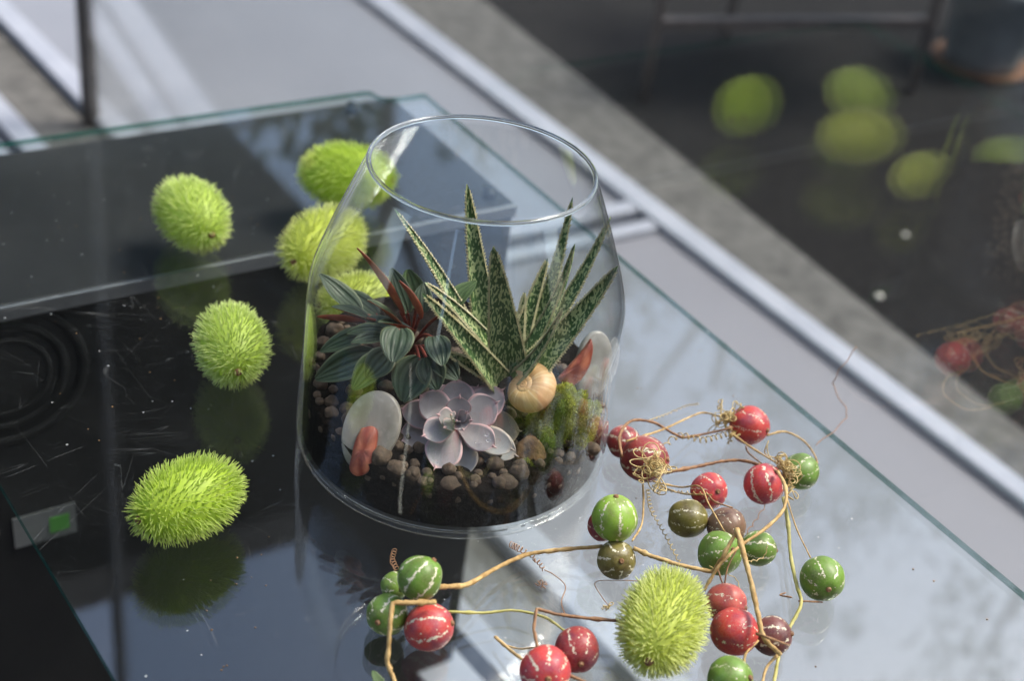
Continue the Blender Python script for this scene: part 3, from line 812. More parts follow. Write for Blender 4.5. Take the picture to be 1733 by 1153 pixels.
# ------------------------------------------------------------------ snail shell
shc = inside(893, 662, .060, .062)
def shell_mesh(c, size, axis, twist):
    vs, fs, uvs = [], [], []
    turns, n1, n2 = 3.6, 150, 22
    ax = V(axis).normalized(); xx = ax.orthogonal().normalized(); yy = ax.cross(xx)
    gr = math.log(2.15) / (2 * math.pi)
    thm = turns * 2 * math.pi
    away = V((.25, .85, -.45))
    best = max(range(360), key=lambda k: (xx * math.cos(R(k)) + yy * math.sin(R(k))).dot(away))
    twist = R(best) - thm + .35
    for i in range(n1 + 1):
        th_ = thm * i / n1; r = math.exp(gr * (th_ - thm))
        a = th_ + twist
        e = xx * math.cos(a) + yy * math.sin(a)
        cc = e * (r * .50) - ax * (r * .62)
        for j in range(n2):
            b = 2 * math.pi * j / n2
            vs.append(c + (cc + (e * (math.cos(b) * .56) + ax * (math.sin(b) * .60)) * r + ax * .42) * size); uvs.append((j / n2, i / n1))
    for i in range(n1):
        for j in range(n2):
            fs.append((i * n2 + j, (i + 1) * n2 + j, (i + 1) * n2 + (j + 1) % n2, i * n2 + (j + 1) % n2))
    fs.append(tuple(range(n2)))
    return vs, fs, uvs
vs, fs, uvs = shell_mesh(shc, .0178, (-.42, -.42, .80), 0)
tag(mk('snail_shell', vs, fs, M['shell'], uvs=uvs, loc=shc), 'pale orange snail shell beside the moss and the mauve rosette', 'shell')

# ------------------------------------------------------------------ stone slices
def slice_mesh(c, ax, ay, nz, th, fn, n_=64):
    vs, fs = [], []
    nz = V(nz).normalized()
    prof = [(0.0, .5), (.6, .5), (.93, .5), (.985, .36), (1, 0), (.985, -.36), (.93, -.5), (0, -.5)]
    for (rr_, zz) in prof:
        for k in range(n_):
            a = 2 * math.pi * k / n_; f = fn(a)
            vs.append(c + (ax * math.cos(a) + ay * math.sin(a)) * (f * max(rr_, .004)) + nz * (zz * th))
    for i in range(len(prof) - 1):
        for k in range(n_):
            fs.append((i * n_ + k, (i + 1) * n_ + k, (i + 1) * n_ + (k + 1) % n_, i * n_ + (k + 1) % n_))
    return vs, fs
vdir = (CAM - P(628, 728, .045)).normalized()
gc = inside(628, 728, .046, .072)
nrm = (vdir + V((-.25, 0, -.1))).normalized()
gx = (V((1, 0, 0)) - nrm * nrm.x).normalized(); gy = nrm.cross(gx)
ca, sa = math.cos(R(-12)), math.sin(R(-12))
gx, gy = gx * ca + gy * sa, gy * ca - gx * sa
vs, fs = slice_mesh(gc, gx * .0139, gy * .0213, nrm, .005, lambda a: 1 + .03 * math.sin(2 * a + 1) + .02 * math.sin(3 * a))
tag(mk('stone_slice', vs, fs, M['agate_grey'], loc=gc), 'smooth grey oval stone slice leaning beside the mauve rosette', 'stone')
# red chip leaning on it
def chip(name, pix, c, n_, th, mat, label, k=.0, seed=0):
    d_ = V(n_).normalized()
    pts = []
    for (x, y) in pix:
        r_ = ray(x, y); pts.append(CAM + r_ * ((c - CAM).dot(d_) / r_.dot(d_)))
    pts = crom(pts + [pts[0]], 4)[:-1]
    n2 = len(pts); cen = sum(pts, V((0, 0, 0))) / n2
    vs = [p + d_ * th * .2 for p in pts] + [cen.lerp(p, .86) + d_ * th * (.5 + .2 * mnoise.noise(p * 200)) for p in pts] + [cen.lerp(p, .45) + d_ * th * (.75 + .35 * mnoise.noise(p * 300)) for p in pts] + [cen + d_ * th * .8]
    vs += [p - d_ * th * .5 for p in pts] + [cen - d_ * th * .5]
    fs = []
    for i in range(n2):
        j = (i + 1) % n2
        fs += [(i, j, n2 + j, n2 + i), (n2 + i, n2 + j, 2 * n2 + j, 2 * n2 + i), (2 * n2 + i, 2 * n2 + j, 3 * n2), (j, i, 3 * n2 + 1 + i, 3 * n2 + 1 + j), (3 * n2 + 1 + j, 3 * n2 + 1 + i, 4 * n2 + 1)]
    return tag(mk(name, vs, fs, mat, loc=cen), label, 'stone')
chip('stone_chip', [(612, 725), (628, 722), (638, 730), (637, 752), (632, 778), (622, 800), (604, 806), (592, 794), (596, 770), (602, 745)], gc + nrm * .0040, nrm, .0032, M['agate_red'],
     'red stone chip in front of the grey oval slice')
ag = inside(1004, 618, .054, .066)
nb = (vdir + V((.30, .0, -.25))).normalized()
bx_ = (V((1, 0, 0)) - nb * nb.x).normalized(); by_ = nb.cross(bx_)
vs, fs = slice_mesh(ag, bx_ * .0105, by_ * .0195, nb, .004, lambda a: 1 + .03 * math.sin(2 * a + 2))
tag(mk('stone_slice', vs, fs, M['agate_white'], loc=ag), 'white stone slice standing behind the moss by the right glass wall', 'stone')
chip('stone_chip', [(1000, 574), (1003, 592), (996, 622), (980, 646), (962, 655), (946, 642), (952, 632), (972, 610), (990, 588)], ag + nb * .0030, nb, .0022, M['agate_red'],
     'banded orange red stone wedge in front of the white slice')
for (px, py, rp, dz) in ((938, 812, 17, 0), (948, 830, 12, 0)):
    rad = rp * .00029; p = inside(px, py, .036, RI - rad - .001)
    vs, fs = lump(ICO3, p, (rad * .8, rad * .8, rad * 1.2), .15, 1.5, px)
    tag(mk('red_pebble', vs, fs, M['red_pebble'], loc=p), 'dark red pebble under the moss clump' if rp > 14 else 'small dark red pebble below the larger red one', 'pebble')

# ------------------------------------------------------------------ moss clump on bark
def moss(px, py, z, rmax, rx, ry, rz, cnt, label, seed, tilt=0):
    c = inside(px, py, z, rmax); rr_ = random.Random(seed)
    rot = Matrix.Rotation(R(tilt), 3, 'Y')
    t = thing('moss_clump', c - V((0, 0, rz)), label, 'moss')
    vs, fs = lump(ICO4, c, (rx, ry, rz), .35, 2.2, seed, rot)
    for q in vs:
        h_ = math.hypot(q.x, q.y)
        if h_ > .0795: q.x *= .0795 / h_; q.y *= .0795 / h_
    mk('cushion', vs, fs, M['moss'], parent=t)
    bv, bf = [], []
    for k in range(cnt):
        v = ICO4[0][rr_.randrange(len(ICO4[0]))]
        v = (v + V((rr_.uniform(-.1, .1), rr_.uniform(-.1, .1), rr_.uniform(-.1, .1)))).normalized()
        if v.z < -.6: continue
        f = 1 + .35 * mnoise.noise(v * 2.2 + V((seed * 7.1, seed * 3.3, seed)))
        q = c + rot @ (V((v.x * rx, v.y * ry, v.z * rz)) * f)
        h_ = math.hypot(q.x, q.y)
        if h_ > .0795: q.x *= .0795 / h_; q.y *= .0795 / h_
        d_ = (rot @ V((v.x / rx, v.y / ry, v.z / rz))).normalized() + V((rr_.gauss(0, .5), rr_.gauss(0, .5), rr_.gauss(0, .5) + .2)); d_.normalize()
        s_ = d_.orthogonal().normalized(); s_ = Matrix.Rotation(rr_.uniform(0, 6.3), 3, d_) @ s_
        l_ = rr_.uniform(.0009, .0024); wd_ = rr_.uniform(.00022, .0004)
        if math.hypot(*(q + d_ * l_).xy) > .0818: continue
        n0 = len(bv); bv += [q - s_ * wd_, q + s_ * wd_, q + d_ * l_ * .6 + s_ * wd_ * .8, q + d_ * l_]
        bf += [(n0, n0 + 1, n0 + 2), (n0, n0 + 2, n0 + 3)]
    stuff(mk('fronds', bv, bf, M['moss'], parent=t, smooth=False))
    return t
moss(945, 714, .050, .062, .0142, .0100, .0215, 14000, 'large yellow green moss clump beside the snail shell', 3, 18)
moss(990, 722, .044, .066, .0080, .0075, .0140, 5000, 'olive moss clump against the right glass wall', 5, 10)
moss(893, 800, .036, .066, .0080, .006, .0070, 3500, 'small bright moss tuft at the foot of the bark', 8)
bc_ = inside(898, 770, .040, .070)
chip('bark_piece', [(876, 752), (900, 738), (922, 760), (922, 795), (906, 836), (894, 852), (882, 842), (884, 816), (870, 800), (866, 775)], bc_ + V((0, .010, -.002)), (vdir + V((0, 0, -.3))), .005, M['bark'],
     'golden brown bark piece under the moss clump')['category'] = 'bark'

# ------------------------------------------------------------------ spiny fruits
def spiny_mesh(seed, cnt, bl, br, sl):
    rr_ = random.Random(seed)
    bv, bf, bu = [], [], []
    nu, nv = 28, 18
    for i in range(nv + 1):
        th_ = math.pi * i / nv
        for k in range(nu):
            a = 2 * math.pi * k / nu
            bv.append(V((-bl * math.cos(th_), br * math.sin(th_) * math.cos(a), br * math.sin(th_) * math.sin(a)))); bu.append((0, 0))
    for i in range(nv):
        for k in range(nu):
            bf.append((i * nu + k, i * nu + (k + 1) % nu, (i + 1) * nu + (k + 1) % nu, (i + 1) * nu + k))
    sv, sf, su = [], [], []
    ga = math.pi * (3 - math.sqrt(5))
    for i in range(cnt):
        x = -1 + 2 * (i + .5) / cnt; x = max(-.995, min(.995, x + rr_.gauss(0, .008)))
        a = i * ga + rr_.gauss(0, .06); s_ = math.sqrt(1 - x * x)
        p = V((bl * x, br * s_ * math.cos(a), br * s_ * math.sin(a)))
        nn_ = V((x / bl, s_ * math.cos(a) / br, s_ * math.sin(a) / br)).normalized()
        d_ = (nn_ + V((.25 + rr_.gauss(0, .12), rr_.gauss(0, .13), rr_.gauss(0, .13)))).normalized()
        e_ = (d_ + V((rr_.gauss(.10, .2), rr_.gauss(0, .22), rr_.gauss(0, .22)))).normalized()
        L_ = sl * rr_.uniform(.65, 1.15) * (1 + .30 * mnoise.noise(p * 160 + V((seed, 0, 0))))
        pts = [p - nn_ * .0006, p + d_ * L_ * .4, p + d_ * L_ * .4 + e_ * L_ * .35, p + d_ * L_ * .4 + e_ * L_ * .62]
        rads = [.00052, .00031, .00023, .00009]
        n0 = len(sv); o1 = d_.orthogonal().normalized(); o2 = d_.cross(o1)
        for q, r_, vv in zip(pts, rads, (0, .4, .75, 1)):
            for k in range(3):
                b = 2 * math.pi * k / 3
                sv.append(q + (o1 * math.cos(b) + o2 * math.sin(b)) * r_); su.append((.5, vv))
        for j in range(3):
            for k in range(3):
                sf.append((n0 + j * 3 + k, n0 + j * 3 + (k + 1) % 3, n0 + j * 3 + 3 + (k + 1) % 3, n0 + j * 3 + 3 + k))
    cv, cf = lathe([(.0001, .0012), (.0014, .0010), (.0022, .0), (.0024, -.0022)], 12)
    cv = [V((-bl - sl * .10 - v.z * 1.2, v.x, v.y)) for v in cv]
    return (bv, bf, bu), (sv, sf, su), (cv, cf)
def spiny(px, py, az, size, mat, label, seed, cnt=1350, pz=None, tilt=0, fat=1.0):
    br = .0166 * size * fat; bl = .0256 * size; sl = .0049 * size
    zc = br + sl * .60
    c = P(px, py, zc)
    B, S, K = spiny_mesh(seed, cnt, bl, br, sl)
    rot = Matrix.Rotation(az, 3, 'Z') @ Matrix.Rotation(tilt, 3, 'Y') @ Matrix.Rotation(rnd.uniform(0, 6), 3, 'X')
    allz = [(rot @ v).z for v in S[0]]
    c = P(px, py, -min(allz) + .0002); 
    t = thing('spiny_fruit', V((c.x, c.y, .0002)), label, 'fruit', 'spiny green fruits on the glass table')
    for nm_, (v, f, *u) in (('body', B), ('spines', S)):
        o = mk(nm_, [c + rot @ q for q in v], f, mat, parent=t, uvs=u[0])
        if nm_ == 'spines': stuff(o)
    mk('stalk_scar', [c + rot @ q for q in K[0]], K[1], M['stalk_brown'], parent=t)
    return t
def az_px(a, b):
    d_ = P(*b, .02) - P(*a, .02); return math.atan2(d_.y, d_.x)
spiny(325, 362, az_px((365, 400), (285, 315)), 1.13, M['gourd_green'], 'spiny green fruit lying farthest from the vase on its own, near the table back edge', 11)
spiny(392, 583, az_px((405, 650), (375, 520)), 1.05, M['gourd_green'], 'spiny green fruit standing alone between two others at the left of the vase', 12)
spiny(318, 845, az_px((228, 880), (412, 800)), 1.03, M['gourd_deep'], 'long lime spiny fruit with a brown stalk end, close to the green table edge', 13)
spiny(588, 297, az_px((670, 305), (505, 285)), 1.18, M['gourd_deep'], 'deep lime spiny fruit lying behind the vase rim', 14)
spiny(548, 412, az_px((480, 455), (620, 370)), 1.17, M['gourd_yellow'], 'yellowish spiny fruit half hidden behind the glass vase', 15)
E2 = UV3(-.118, .002)
e2p = None
def proj(p):
    d_ = p - CAM; z_ = d_.dot(fwd); return (PW / 2 + FPX * d_.dot(right) / z_, PH / 2 - FPX * d_.dot(up) / z_)
ex, ey = proj(E2 + V((0, 0, .02)))
spiny(ex, ey, R(25), .92, M['gourd_yellow'], 'yellow green spiny fruit seen wholly through the vase behind the dark ribbed plant', 16)
spiny(1122, 1053, az_px((1095, 1130), (1150, 975)), 1.05, M['gourd_yellow'], 'large yellow green spiny fruit lying among the striped berries', 17, fat=.98, cnt=1700)

# ------------------------------------------------------------------ striped berries
RED, DRED, GRN, LIME, OLV, BRN, MAR = (.56, .042, .040), (.33, .028, .028), (.135, .25, .028), (.27, .41, .035), (.15, .14, .022), (.20, .10, .055), (.17, .035, .035)
PINK = (.46, .075, .06)
uvs_ = None
def sphere_mesh(seed, nu=36, nv=22):
    vs, fs = [], []
    for i in range(nv + 1):
        th_ = math.pi * i / nv
        for k in range(nu):
            a = 2 * math.pi * k / nu
            v = V((math.sin(th_) * math.cos(a), math.sin(th_) * math.sin(a), math.cos(th_)))
            f = 1 + .055 * mnoise.noise(v * 1.1 + V((seed, 0, 0))) + .012 * mnoise.noise(v * 4 + V((0, seed, 0))) + .006 * math.cos(7 * a) * math.sin(th_)
            vs.append(V((v.x * f, v.y * f, v.z * f * 1.03 - (.05 if abs(v.z) > .97 else 0) * (1 if v.z > 0 else -1))))
    for i in range(nv):
        for k in range(nu):
            fs.append((i * nu + k, (i + 1) * nu + k, (i + 1) * nu + (k + 1) % nu, i * nu + (k + 1) % nu))
    return vs, fs
def berry(px, py, rp, color, label, rot, zc=None, scar=True):
    """px,py centre, rp radius in pixels"""
    z = .0115
    for _ in range(4):
        c = P(px, py, z if zc is None else zc); dist = (c - CAM).dot(fwd); rad = rp * dist / FPX
        z = rad
    if zc is None: c = P(px, py, rad + .0003)
    e = Matrix.Rotation(R(rot[2]), 3, 'Z') @ Matrix.Rotation(R(rot[0]), 3, 'X') @ Matrix.Rotation(R(rot[1]), 3, 'Y')
    vs, fs = sphere_mesh(px * .37)
    me = bpy.data.meshes.new('striped_berry')
    me.from_pydata([tuple(v * rad) for v in vs], [], fs); me.materials.append(M['berry_skin'])
    me.polygons.foreach_set('use_smooth', [True] * len(fs)); me.update()
    t = bpy.data.objects.new('striped_berry', me); sc.collection.objects.link(t)
    t.matrix_world = Matrix.Translation(c) @ e.to_4x4(); t.color = c4(color)
    tag(t, label, 'berry', 'striped berries on the vine')
    cv, cf = lathe([(.00005, .0010), (.0009, .0011), (.0014, .0003), (.0017, -.0014)], 10)
    m2 = bpy.data.meshes.new('stalk_scar'); m2.from_pydata([(v.x, v.y, v.z + rad * .985) for v in cv], [], cf)
    m2.materials.append(M['stalk_brown']); s_ = bpy.data.objects.new('stalk_scar', m2); sc.collection.objects.link(s_); s_.parent = t
    return t
BER = [
 (711, 979, 38, GRN, 'dark green striped berry touching the bent straw stem, on top of its cluster', (-25, 40, 20), .030),
 (668, 992, 24, GRN, 'small green berry mostly hidden behind the upper green berry of the bent stem cluster', (60, 0, 40), None),
 (656, 1041, 36, GRN, 'green striped berry crossed by the bent straw coloured stem', (70, -30, 10), None),
 (726, 1062, 41, RED, 'bright red berry below the green ones beside the bent straw stem', (65, 30, 60), None),
 (923, 1136, 43, RED, 'red berry with cracked pale flecks touching the dark red berry by the kinked stem', (60, -20, 30), None),
 (977, 1100, 38, DRED, 'dark red striped berry beside the flecked red one', (80, 50, -40), None),
 (1040, 878, 39, LIME, 'lime green berry with a brown scar on top, resting on the olive berry', (-22, -5, 0), .026),
 (1021, 890, 27, DRED, 'red berry peeking out behind the lime green berry', (70, 0, 0), None),
 (1043, 948, 33, OLV, 'olive brown berry below the lime green berry', (50, 10, 0), None),
 (1055, 748, 28, DRED, 'dark red berry touching the right wall of the vase', (60, -30, 70), None),
 (1091, 777, 40, DRED, 'crimson berry covered in tangled yellow tendrils', (70, 15, 60), None),
 (1268, 720, 33, RED, 'crimson berry with a frizzy straw tuft at its side', (70, 60, 0), None),
 (1292, 820, 34, RED, 'crimson berry hanging where the thick brown stem ends', (-40, 20, 60), None),
 (1355, 799, 31, GRN, 'green berry with a tangle of yellow tendrils at its side', (80, -60, 20), None),
 (1200, 831, 31, RED, 'small bright red berry touching the olive and brown berries', (50, 20, 0), None),
 (1164, 878, 33, OLV, 'dark olive berry with a dashed white stripe touching the red berry', (75, 60, 25), None),
 (1229, 892, 33, BRN, 'brownish pink berry behind the top of the zigzag stem', (60, 20, 10), None),
 (1218, 937, 37, GRN, 'light green berry behind the bend of the zigzag stem', (40, 15, 20), None),
 (1283, 929, 30, GRN, 'green berry with one long white stripe beside the zigzag stem', (80, 80, 10), None),
 (1392, 980, 38, GRN, 'dark green berry with rows of white dashes, alone at the end of the greenish stem', (70, 40, -35), None),
 (1228, 1022, 34, PINK, 'pinkish red berry behind the glossy red one next to the big spiny fruit', (75, 50, 20), None),
 (1243, 1070, 40, RED, 'glossy red berry with a white curved top line beside the big spiny fruit', (80, 85, 10), None),
 (1306, 1077, 34, MAR, 'maroon berry behind the lower end of the zigzag stem', (60, 30, 50), None),
 (1236, 1150, 38, GRN, 'green berry below the glossy red one, with two broad white stripes', (50, 30, 30), None)]
cols = {}
for i, (px, py, rp, colr, lab, rot, zc) in enumerate(BER):
    j = [rnd.uniform(.9, 1.12) for _ in range(3)]
    berry(px, py, rp, tuple(a * b for a, b in zip(colr, j)), lab, rot, zc)

# ------------------------------------------------------------------ dried vine stems and tendrils
def stem(pts, rad, mat, label, name='vine_stem', sub=9, wob=.20, taper=.25, kink=False, n_=8, seed=1):
    q = [P(x, y, z) for (x, y, z) in pts]
    path = q if kink else crom(q, sub)
    if kink:
        path = []
        for a, b in zip(q, q[1:]):
            for k in range(8): path.append(a.lerp(b, k / 8))
        path.append(q[-1])
        path = [path[0]] + [(path[i - 1] + path[i] * 4 + path[i + 1]) / 6 for i in range(1, len(path) - 1)] + [path[-1]]
    rs = random.Random(seed)
    knots = [rs.random() for _ in range(3)]
    def rf(t):
        b = rad * .74 * (1 - taper * t)
        for kx in knots: b *= 1 + .28 * math.exp(-((t - kx) / .02) ** 2)
        return b
    vs, fs = tube(path, rf, n_, wob, seed)
    o = mk(name, vs, fs, mat, loc=q[0])
    return tag(o, label, 'vine stem' if name == 'vine_stem' else 'tendril', 'dried vine stems' if name == 'vine_stem' else 'curly tendrils')
st1, st2, st3 = M['stalk'], M['stalk_green'], M['stalk_brown']
stem([(742, 994, .024), (790, 990, .014), (840, 962, .008), (890, 940, .006), (940, 932, .008), (1020, 925, .012)], .00165, st1, 'straw stem running from the green cluster to the olive berry')
stem([(1072, 928, .018), (1100, 941, .016), (1150, 957, .014), (1207, 969, .012), (1222, 945, .026), (1248, 898, .036)], .0016, st1, 'ochre stem bending sharply up in front of the light green berry', kink=True)
stem([(1247, 896, .036), (1258, 935, .034), (1272, 990, .030), (1284, 1045, .026), (1293, 1080, .022), (1320, 1108, .010)], .0019, st1, 'thick ochre zigzag stem falling past the maroon berry')
stem([(737, 1020, .028), (700, 1021, .030), (664, 1021, .031), (660, 1060, .026), (655, 1122, .012), (672, 1165, .006)], .0017, st1, 'bent straw stem crossing the green berry at the table front', kink=True)
stem([(758, 1036, .010), (820, 1038, .006), (870, 1034, .006), (920, 1045, .008), (955, 1068, .012)], .0010, st2, 'slim yellowish stem running to the dark red berry')
stem([(1050, 1052, .012), (990, 1047, .012), (940, 1040, .013), (908, 1031, .014), (903, 1065, .014), (910, 1098, .020)], .0012, st3, 'kinked brown stem between the big spiny fruit and the flecked berry', kink=True)
stem([(838, 1079, .005), (862, 1100, .007), (890, 1122, .012)], .0012, st1, 'short straw twig pointing away from the flecked red berry')
stem([(856, 1093, .004), (880, 1099, .005), (908, 1096, .012)], .0006, st1, 'thin straw twig forking behind the flecked red berry')
stem([(960, 1142, .012), (1000, 1160, .008)], .0013, st3, 'brown stem end below the dark red berry', sub=4)
stem([(1128, 800, .016), (1180, 790, .013), (1225, 781, .014), (1262, 781, .016), (1318, 800, .022)], .0014, st3, 'thick brown stem between the tangled crimson berry and the hanging one')
stem([(1316, 798, .024), (1330, 828, .026), (1326, 862, .026), (1298, 893, .026), (1252, 925, .026), (1222, 952, .024), (1200, 985, .016), (1192, 1000, .012)], .0013, st1, 'pale stem curving down from the hanging berry towards the spiny fruit')
stem([(1052, 772, .026), (1049, 738, .028), (1068, 713, .026), (1105, 715, .022), (1140, 734, .014), (1165, 740, .010), (1240, 724, .014)], .0012, st3, 'brown stem looping up from the tangled crimson berry')
stem([(1060, 747, .026), (1120, 728, .018), (1170, 705, .012), (1192, 699, .010), (1222, 706, .014)], .0008, st1, 'slim straw stem above the brown loop')
stem([(1238, 734, .012), (1275, 760, .010), (1318, 786, .014)], .0009, st1, 'slim straw stem joining the two crimson berries', sub=5)
stem([(1262, 755, .010), (1268, 768, .008), (1302, 795, .016)], .0007, st3, 'thin brown twig between the crimson berries', sub=5)
stem([(1298, 737, .012), (1328, 731, .010), (1358, 745, .006), (1377, 768, .004), (1381, 790, .004), (1350, 815, .012)], .0008, st1, 'slim stem arching round the green tangled berry')
stem([(1326, 842, .016), (1334, 890, .008), (1338, 940, .006), (1348, 990, .008), (1356, 1022, .010), (1338, 1060, .008), (1322, 1095, .006), (1308, 1165, .006)], .0014, st2, 'greenish yellow stem passing the lone dark green berry')
stem([(1332, 845, .016), (1348, 895, .012), (1372, 945, .016)], .0006, st1, 'thread thin straw stem reaching the lone dark green berry', sub=5)
stem([(1320, 1106, .008), (1298, 1130, .006), (1288, 1165, .005)], .0011, st1, 'short straw stem below the maroon berry', sub=5)
stem([(1283, 1085, .012), (1262, 1108, .010), (1260, 1135, .012)], .0010, st1, 'short pale stem between the maroon berry and the low green one', sub=5)
stem([(1088, 820, .014), (1089, 850, .008), (1086, 888, .010), (1070, 916, .020)], .0008, st1, 'thin stem from the tangled berry down to the lime one')
stem([(1105, 815, .012), (1150, 825, .010), (1184, 824, .026), (1200, 855, .028), (1226, 900, .028)], .0007, st1, 'thin stem bent over the small bright red berry')
stem([(1110, 820, .010), (1155, 836, .006), (1205, 838, .020)], .0006, st1, 'thread like stem reaching the small bright red berry')
stem([(1200, 840, .022), (1210, 850, .026), (1240, 860, .024)], .0008, st3, 'short brown stalk joining the red and brown berries', sub=5)
stem([(1340, 1012, .012), (1320, 1008, .008), (1330, 1004, .008)], .0006, st3, 'tiny dark broken twig on the greenish stem', sub=4)
stem([(1280, 1073, .026), (1305, 1082, .028), (1335, 1093, .016)], .0010, st3, 'short brown twig across the maroon berry', sub=5)
stem([(1352, 1018, .010), (1375, 1019, .008), (1392, 1020, .006)], .0007, st3, 'short reddish stalk under the lone dark green berry', sub=4)
stem([(1215, 965, .016), (1225, 990, .012), (1232, 960, .018), (1250, 925, .022)], .0006, st3, 'thin brown thread under the light green berry', sub=5)

def tendril(pts, rad, mat, label, coil=0.0, turns=0, seed=0, sub=10, coil1=None):
    q = crom([P(x, y, z) for (x, y, z) in pts], sub)
    if turns:
        m_ = turns * 12; out_ = []
        for i in range(m_ + 1):
            t = i / m_; f = t * (len(q) - 1); a = q[min(int(f), len(q) - 1)]; b = q[min(int(f) + 1, len(q) - 1)]
            p = a.lerp(b, f - int(f)); T = (b - a) if (b - a).length > 1e-7 else (q[-1] - q[-2])
            T.normalize(); o1 = T.orthogonal().normalized(); o2 = T.cross(o1)
            an = t * turns * 2 * math.pi; rr_ = coil * (1 - t) + (coil1 if coil1 is not None else coil) * t
            rr_ *= 1 + .35 * mnoise.noise(V((t * turns * .7, seed, 0)))
            out_.append(p + (o1 * math.cos(an) + o2 * math.sin(an)) * rr_)
        q = out_
    for p in q: p.z = max(p.z, rad)
    vs, fs = tube(q, rad, 5)
    return tag(mk('tendril', vs, fs, mat, loc=q[0]), label, 'tendril', 'curly tendrils')
def tangle(px, py, z, rad, cnt, wire, mat, label, seed, squash=(1, 1, 1)):
    rr_ = random.Random(seed); c = P(px, py, z); q = []
    p = V((0, 0, 0)); d_ = V((1, 0, 0))
    for i in range(cnt):
        ph = i * .55
        r1 = rad * (.30 + .14 * mnoise.noise(V((i * .09, seed, 2))))
        dr = V((mnoise.noise(V((i * .045, seed, 0))), mnoise.noise(V((i * .045, seed, 9))), mnoise.noise(V((i * .045, seed, 17))))) * (rad * 1.9)
        ax = V((mnoise.noise(V((i * .03, seed, 31))), mnoise.noise(V((i * .03, seed, 41))), mnoise.noise(V((i * .03, seed, 51))) + .2)).normalized()
        o1 = ax.orthogonal().normalized(); o2 = ax.cross(o1)
        v = dr + (o1 * math.cos(ph) + o2 * math.sin(ph)) * r1
        v = V((v.x * squash[0], v.y * squash[1], v.z * squash[2]))
        q.append(c + v)
    for p in q: p.z = max(p.z, wire)
    vs, fs = tube(q, wire, 5)
    return tag(mk('tendril', vs, fs, mat, loc=c), label, 'tendril', 'curly tendrils')
T1, T2 = M['tendril'], M['tendril_brown']
tangle(1106, 792, .026, .0115, 420, .00032, T1, 'tangle of yellow curls over the crimson berry beside the vase', 3)
tangle(1230, 706, .016, .0095, 420, .00030, T1, 'frizzy straw tuft beside the far crimson berry', 9, (.7, 1, 1))
tangle(1238, 736, .010, .0042, 160, .00034, T1, 'small knot of curls where the slim stems meet', 12)
tangle(1327, 792, .020, .0095, 380, .00030, T1, 'yellow tendril tangle between the hanging berry and the green one', 21)
tangle(1336, 826, .014, .0050, 140, .00032, T1, 'loose loops under the green tangled berry', 27)
tendril([(1082, 815, .010), (1140, 742, .012), (1190, 745, .010), (1232, 734, .010)], .00034, T1, 'springy coil running along the brown loop stem', .0016, 15, 2)
tendril([(1096, 828, .006), (1102, 862, .004), (1126, 905, .003), (1152, 955, .003)], .00026, T1, 'crimped tendril hanging down towards the ochre stem', .0009, 17, 3)
tendril([(1182, 684, .004), (1160, 688, .003), (1128, 702, .004), (1100, 712, .020)], .00024, T1, 'thin crimped tendril above the brown loop', .0005, 14, 4)
tendril([(1450, 588, .030), (1420, 628, .016), (1411, 655, .006), (1432, 694, .002), (1426, 715, .001), (1382, 754, .003)], .00028, T2, 'thin rust coloured tendril crossing the table edge', .0005, 6, 5)
tendril([(864, 922, .002), (880, 930, .003), (905, 945, .004), (921, 965, .003)], .00026, T2, 'rusty corkscrew tendril below the vase', .0016, 11, 6, coil1=.0010)
tendril([(921, 965, .003), (938, 974, .002), (957, 993, .001), (950, 1020, .001), (958, 1045, .002)], .00026, T2, 'wavy rust thread below the corkscrew tendril', .0, 0, 7)
tendril([(908, 992, .001), (914, 986, .003), (922, 990, .002), (918, 997, .001)], .00024, T2, 'tiny rust curl lying apart on the glass', .0012, 5, 8)
tendril([(1100, 985, .002), (1050, 983, .003), (1008, 986, .001), (1018, 1010, .001), (1032, 1028, .001)], .00022, T2, 'hair thin bent thread below the olive berry', .0, 0, 9)
tangle(1027, 1028, .003, .0026, 90, .00024, T1, 'small pale curl beside the big spiny fruit', 33)
tendril([(668, 930, .004), (664, 948, .006), (672, 965, .010)], .00022, T2, 'fine frizz behind the green cluster', .0012, 8, 11)
tendril([(1112, 824, .010), (1140, 832, .006), (1200, 836, .022)], .00026, T1, 'crimped thread along the thin bent stem', .0007, 12, 13)
tendril([(1300, 925, .022), (1290, 945, .016), (1275, 950, .020), (1262, 952, .022)], .00026, T1, 'thin wavy thread over the green one stripe berry', .0004, 4, 14)
tendril([(1200, 960, .014), (1238, 975, .004), (1254, 1000, .002), (1250, 1030, .010)], .00022, T1, 'pale wavy thread behind the zigzag stem', .0004, 5, 15)
tendril([(1262, 905, .012), (1280, 880, .006), (1300, 850, .006), (1316, 835, .012)], .00024, T2, 'thin rusty thread under the hanging crimson berry', .0006, 6, 16)
# leaf tip at the front of the table
lt = thing('leaf_scrap', P(640, 1145, .001), 'small toothed grey green leaf tip by the bent straw stem', 'leaf')
leaf('blade', P(652, 1175, .003), P(630, 1136, .008), (0, -.3, 1), .0035, lambda t: max(.05, (1 - t) ** .5 * (1 + .18 * math.sin(t * 40))), lt, [M['pep_pale']], bend=.05, cup=.2, top=.03, bot=.08)

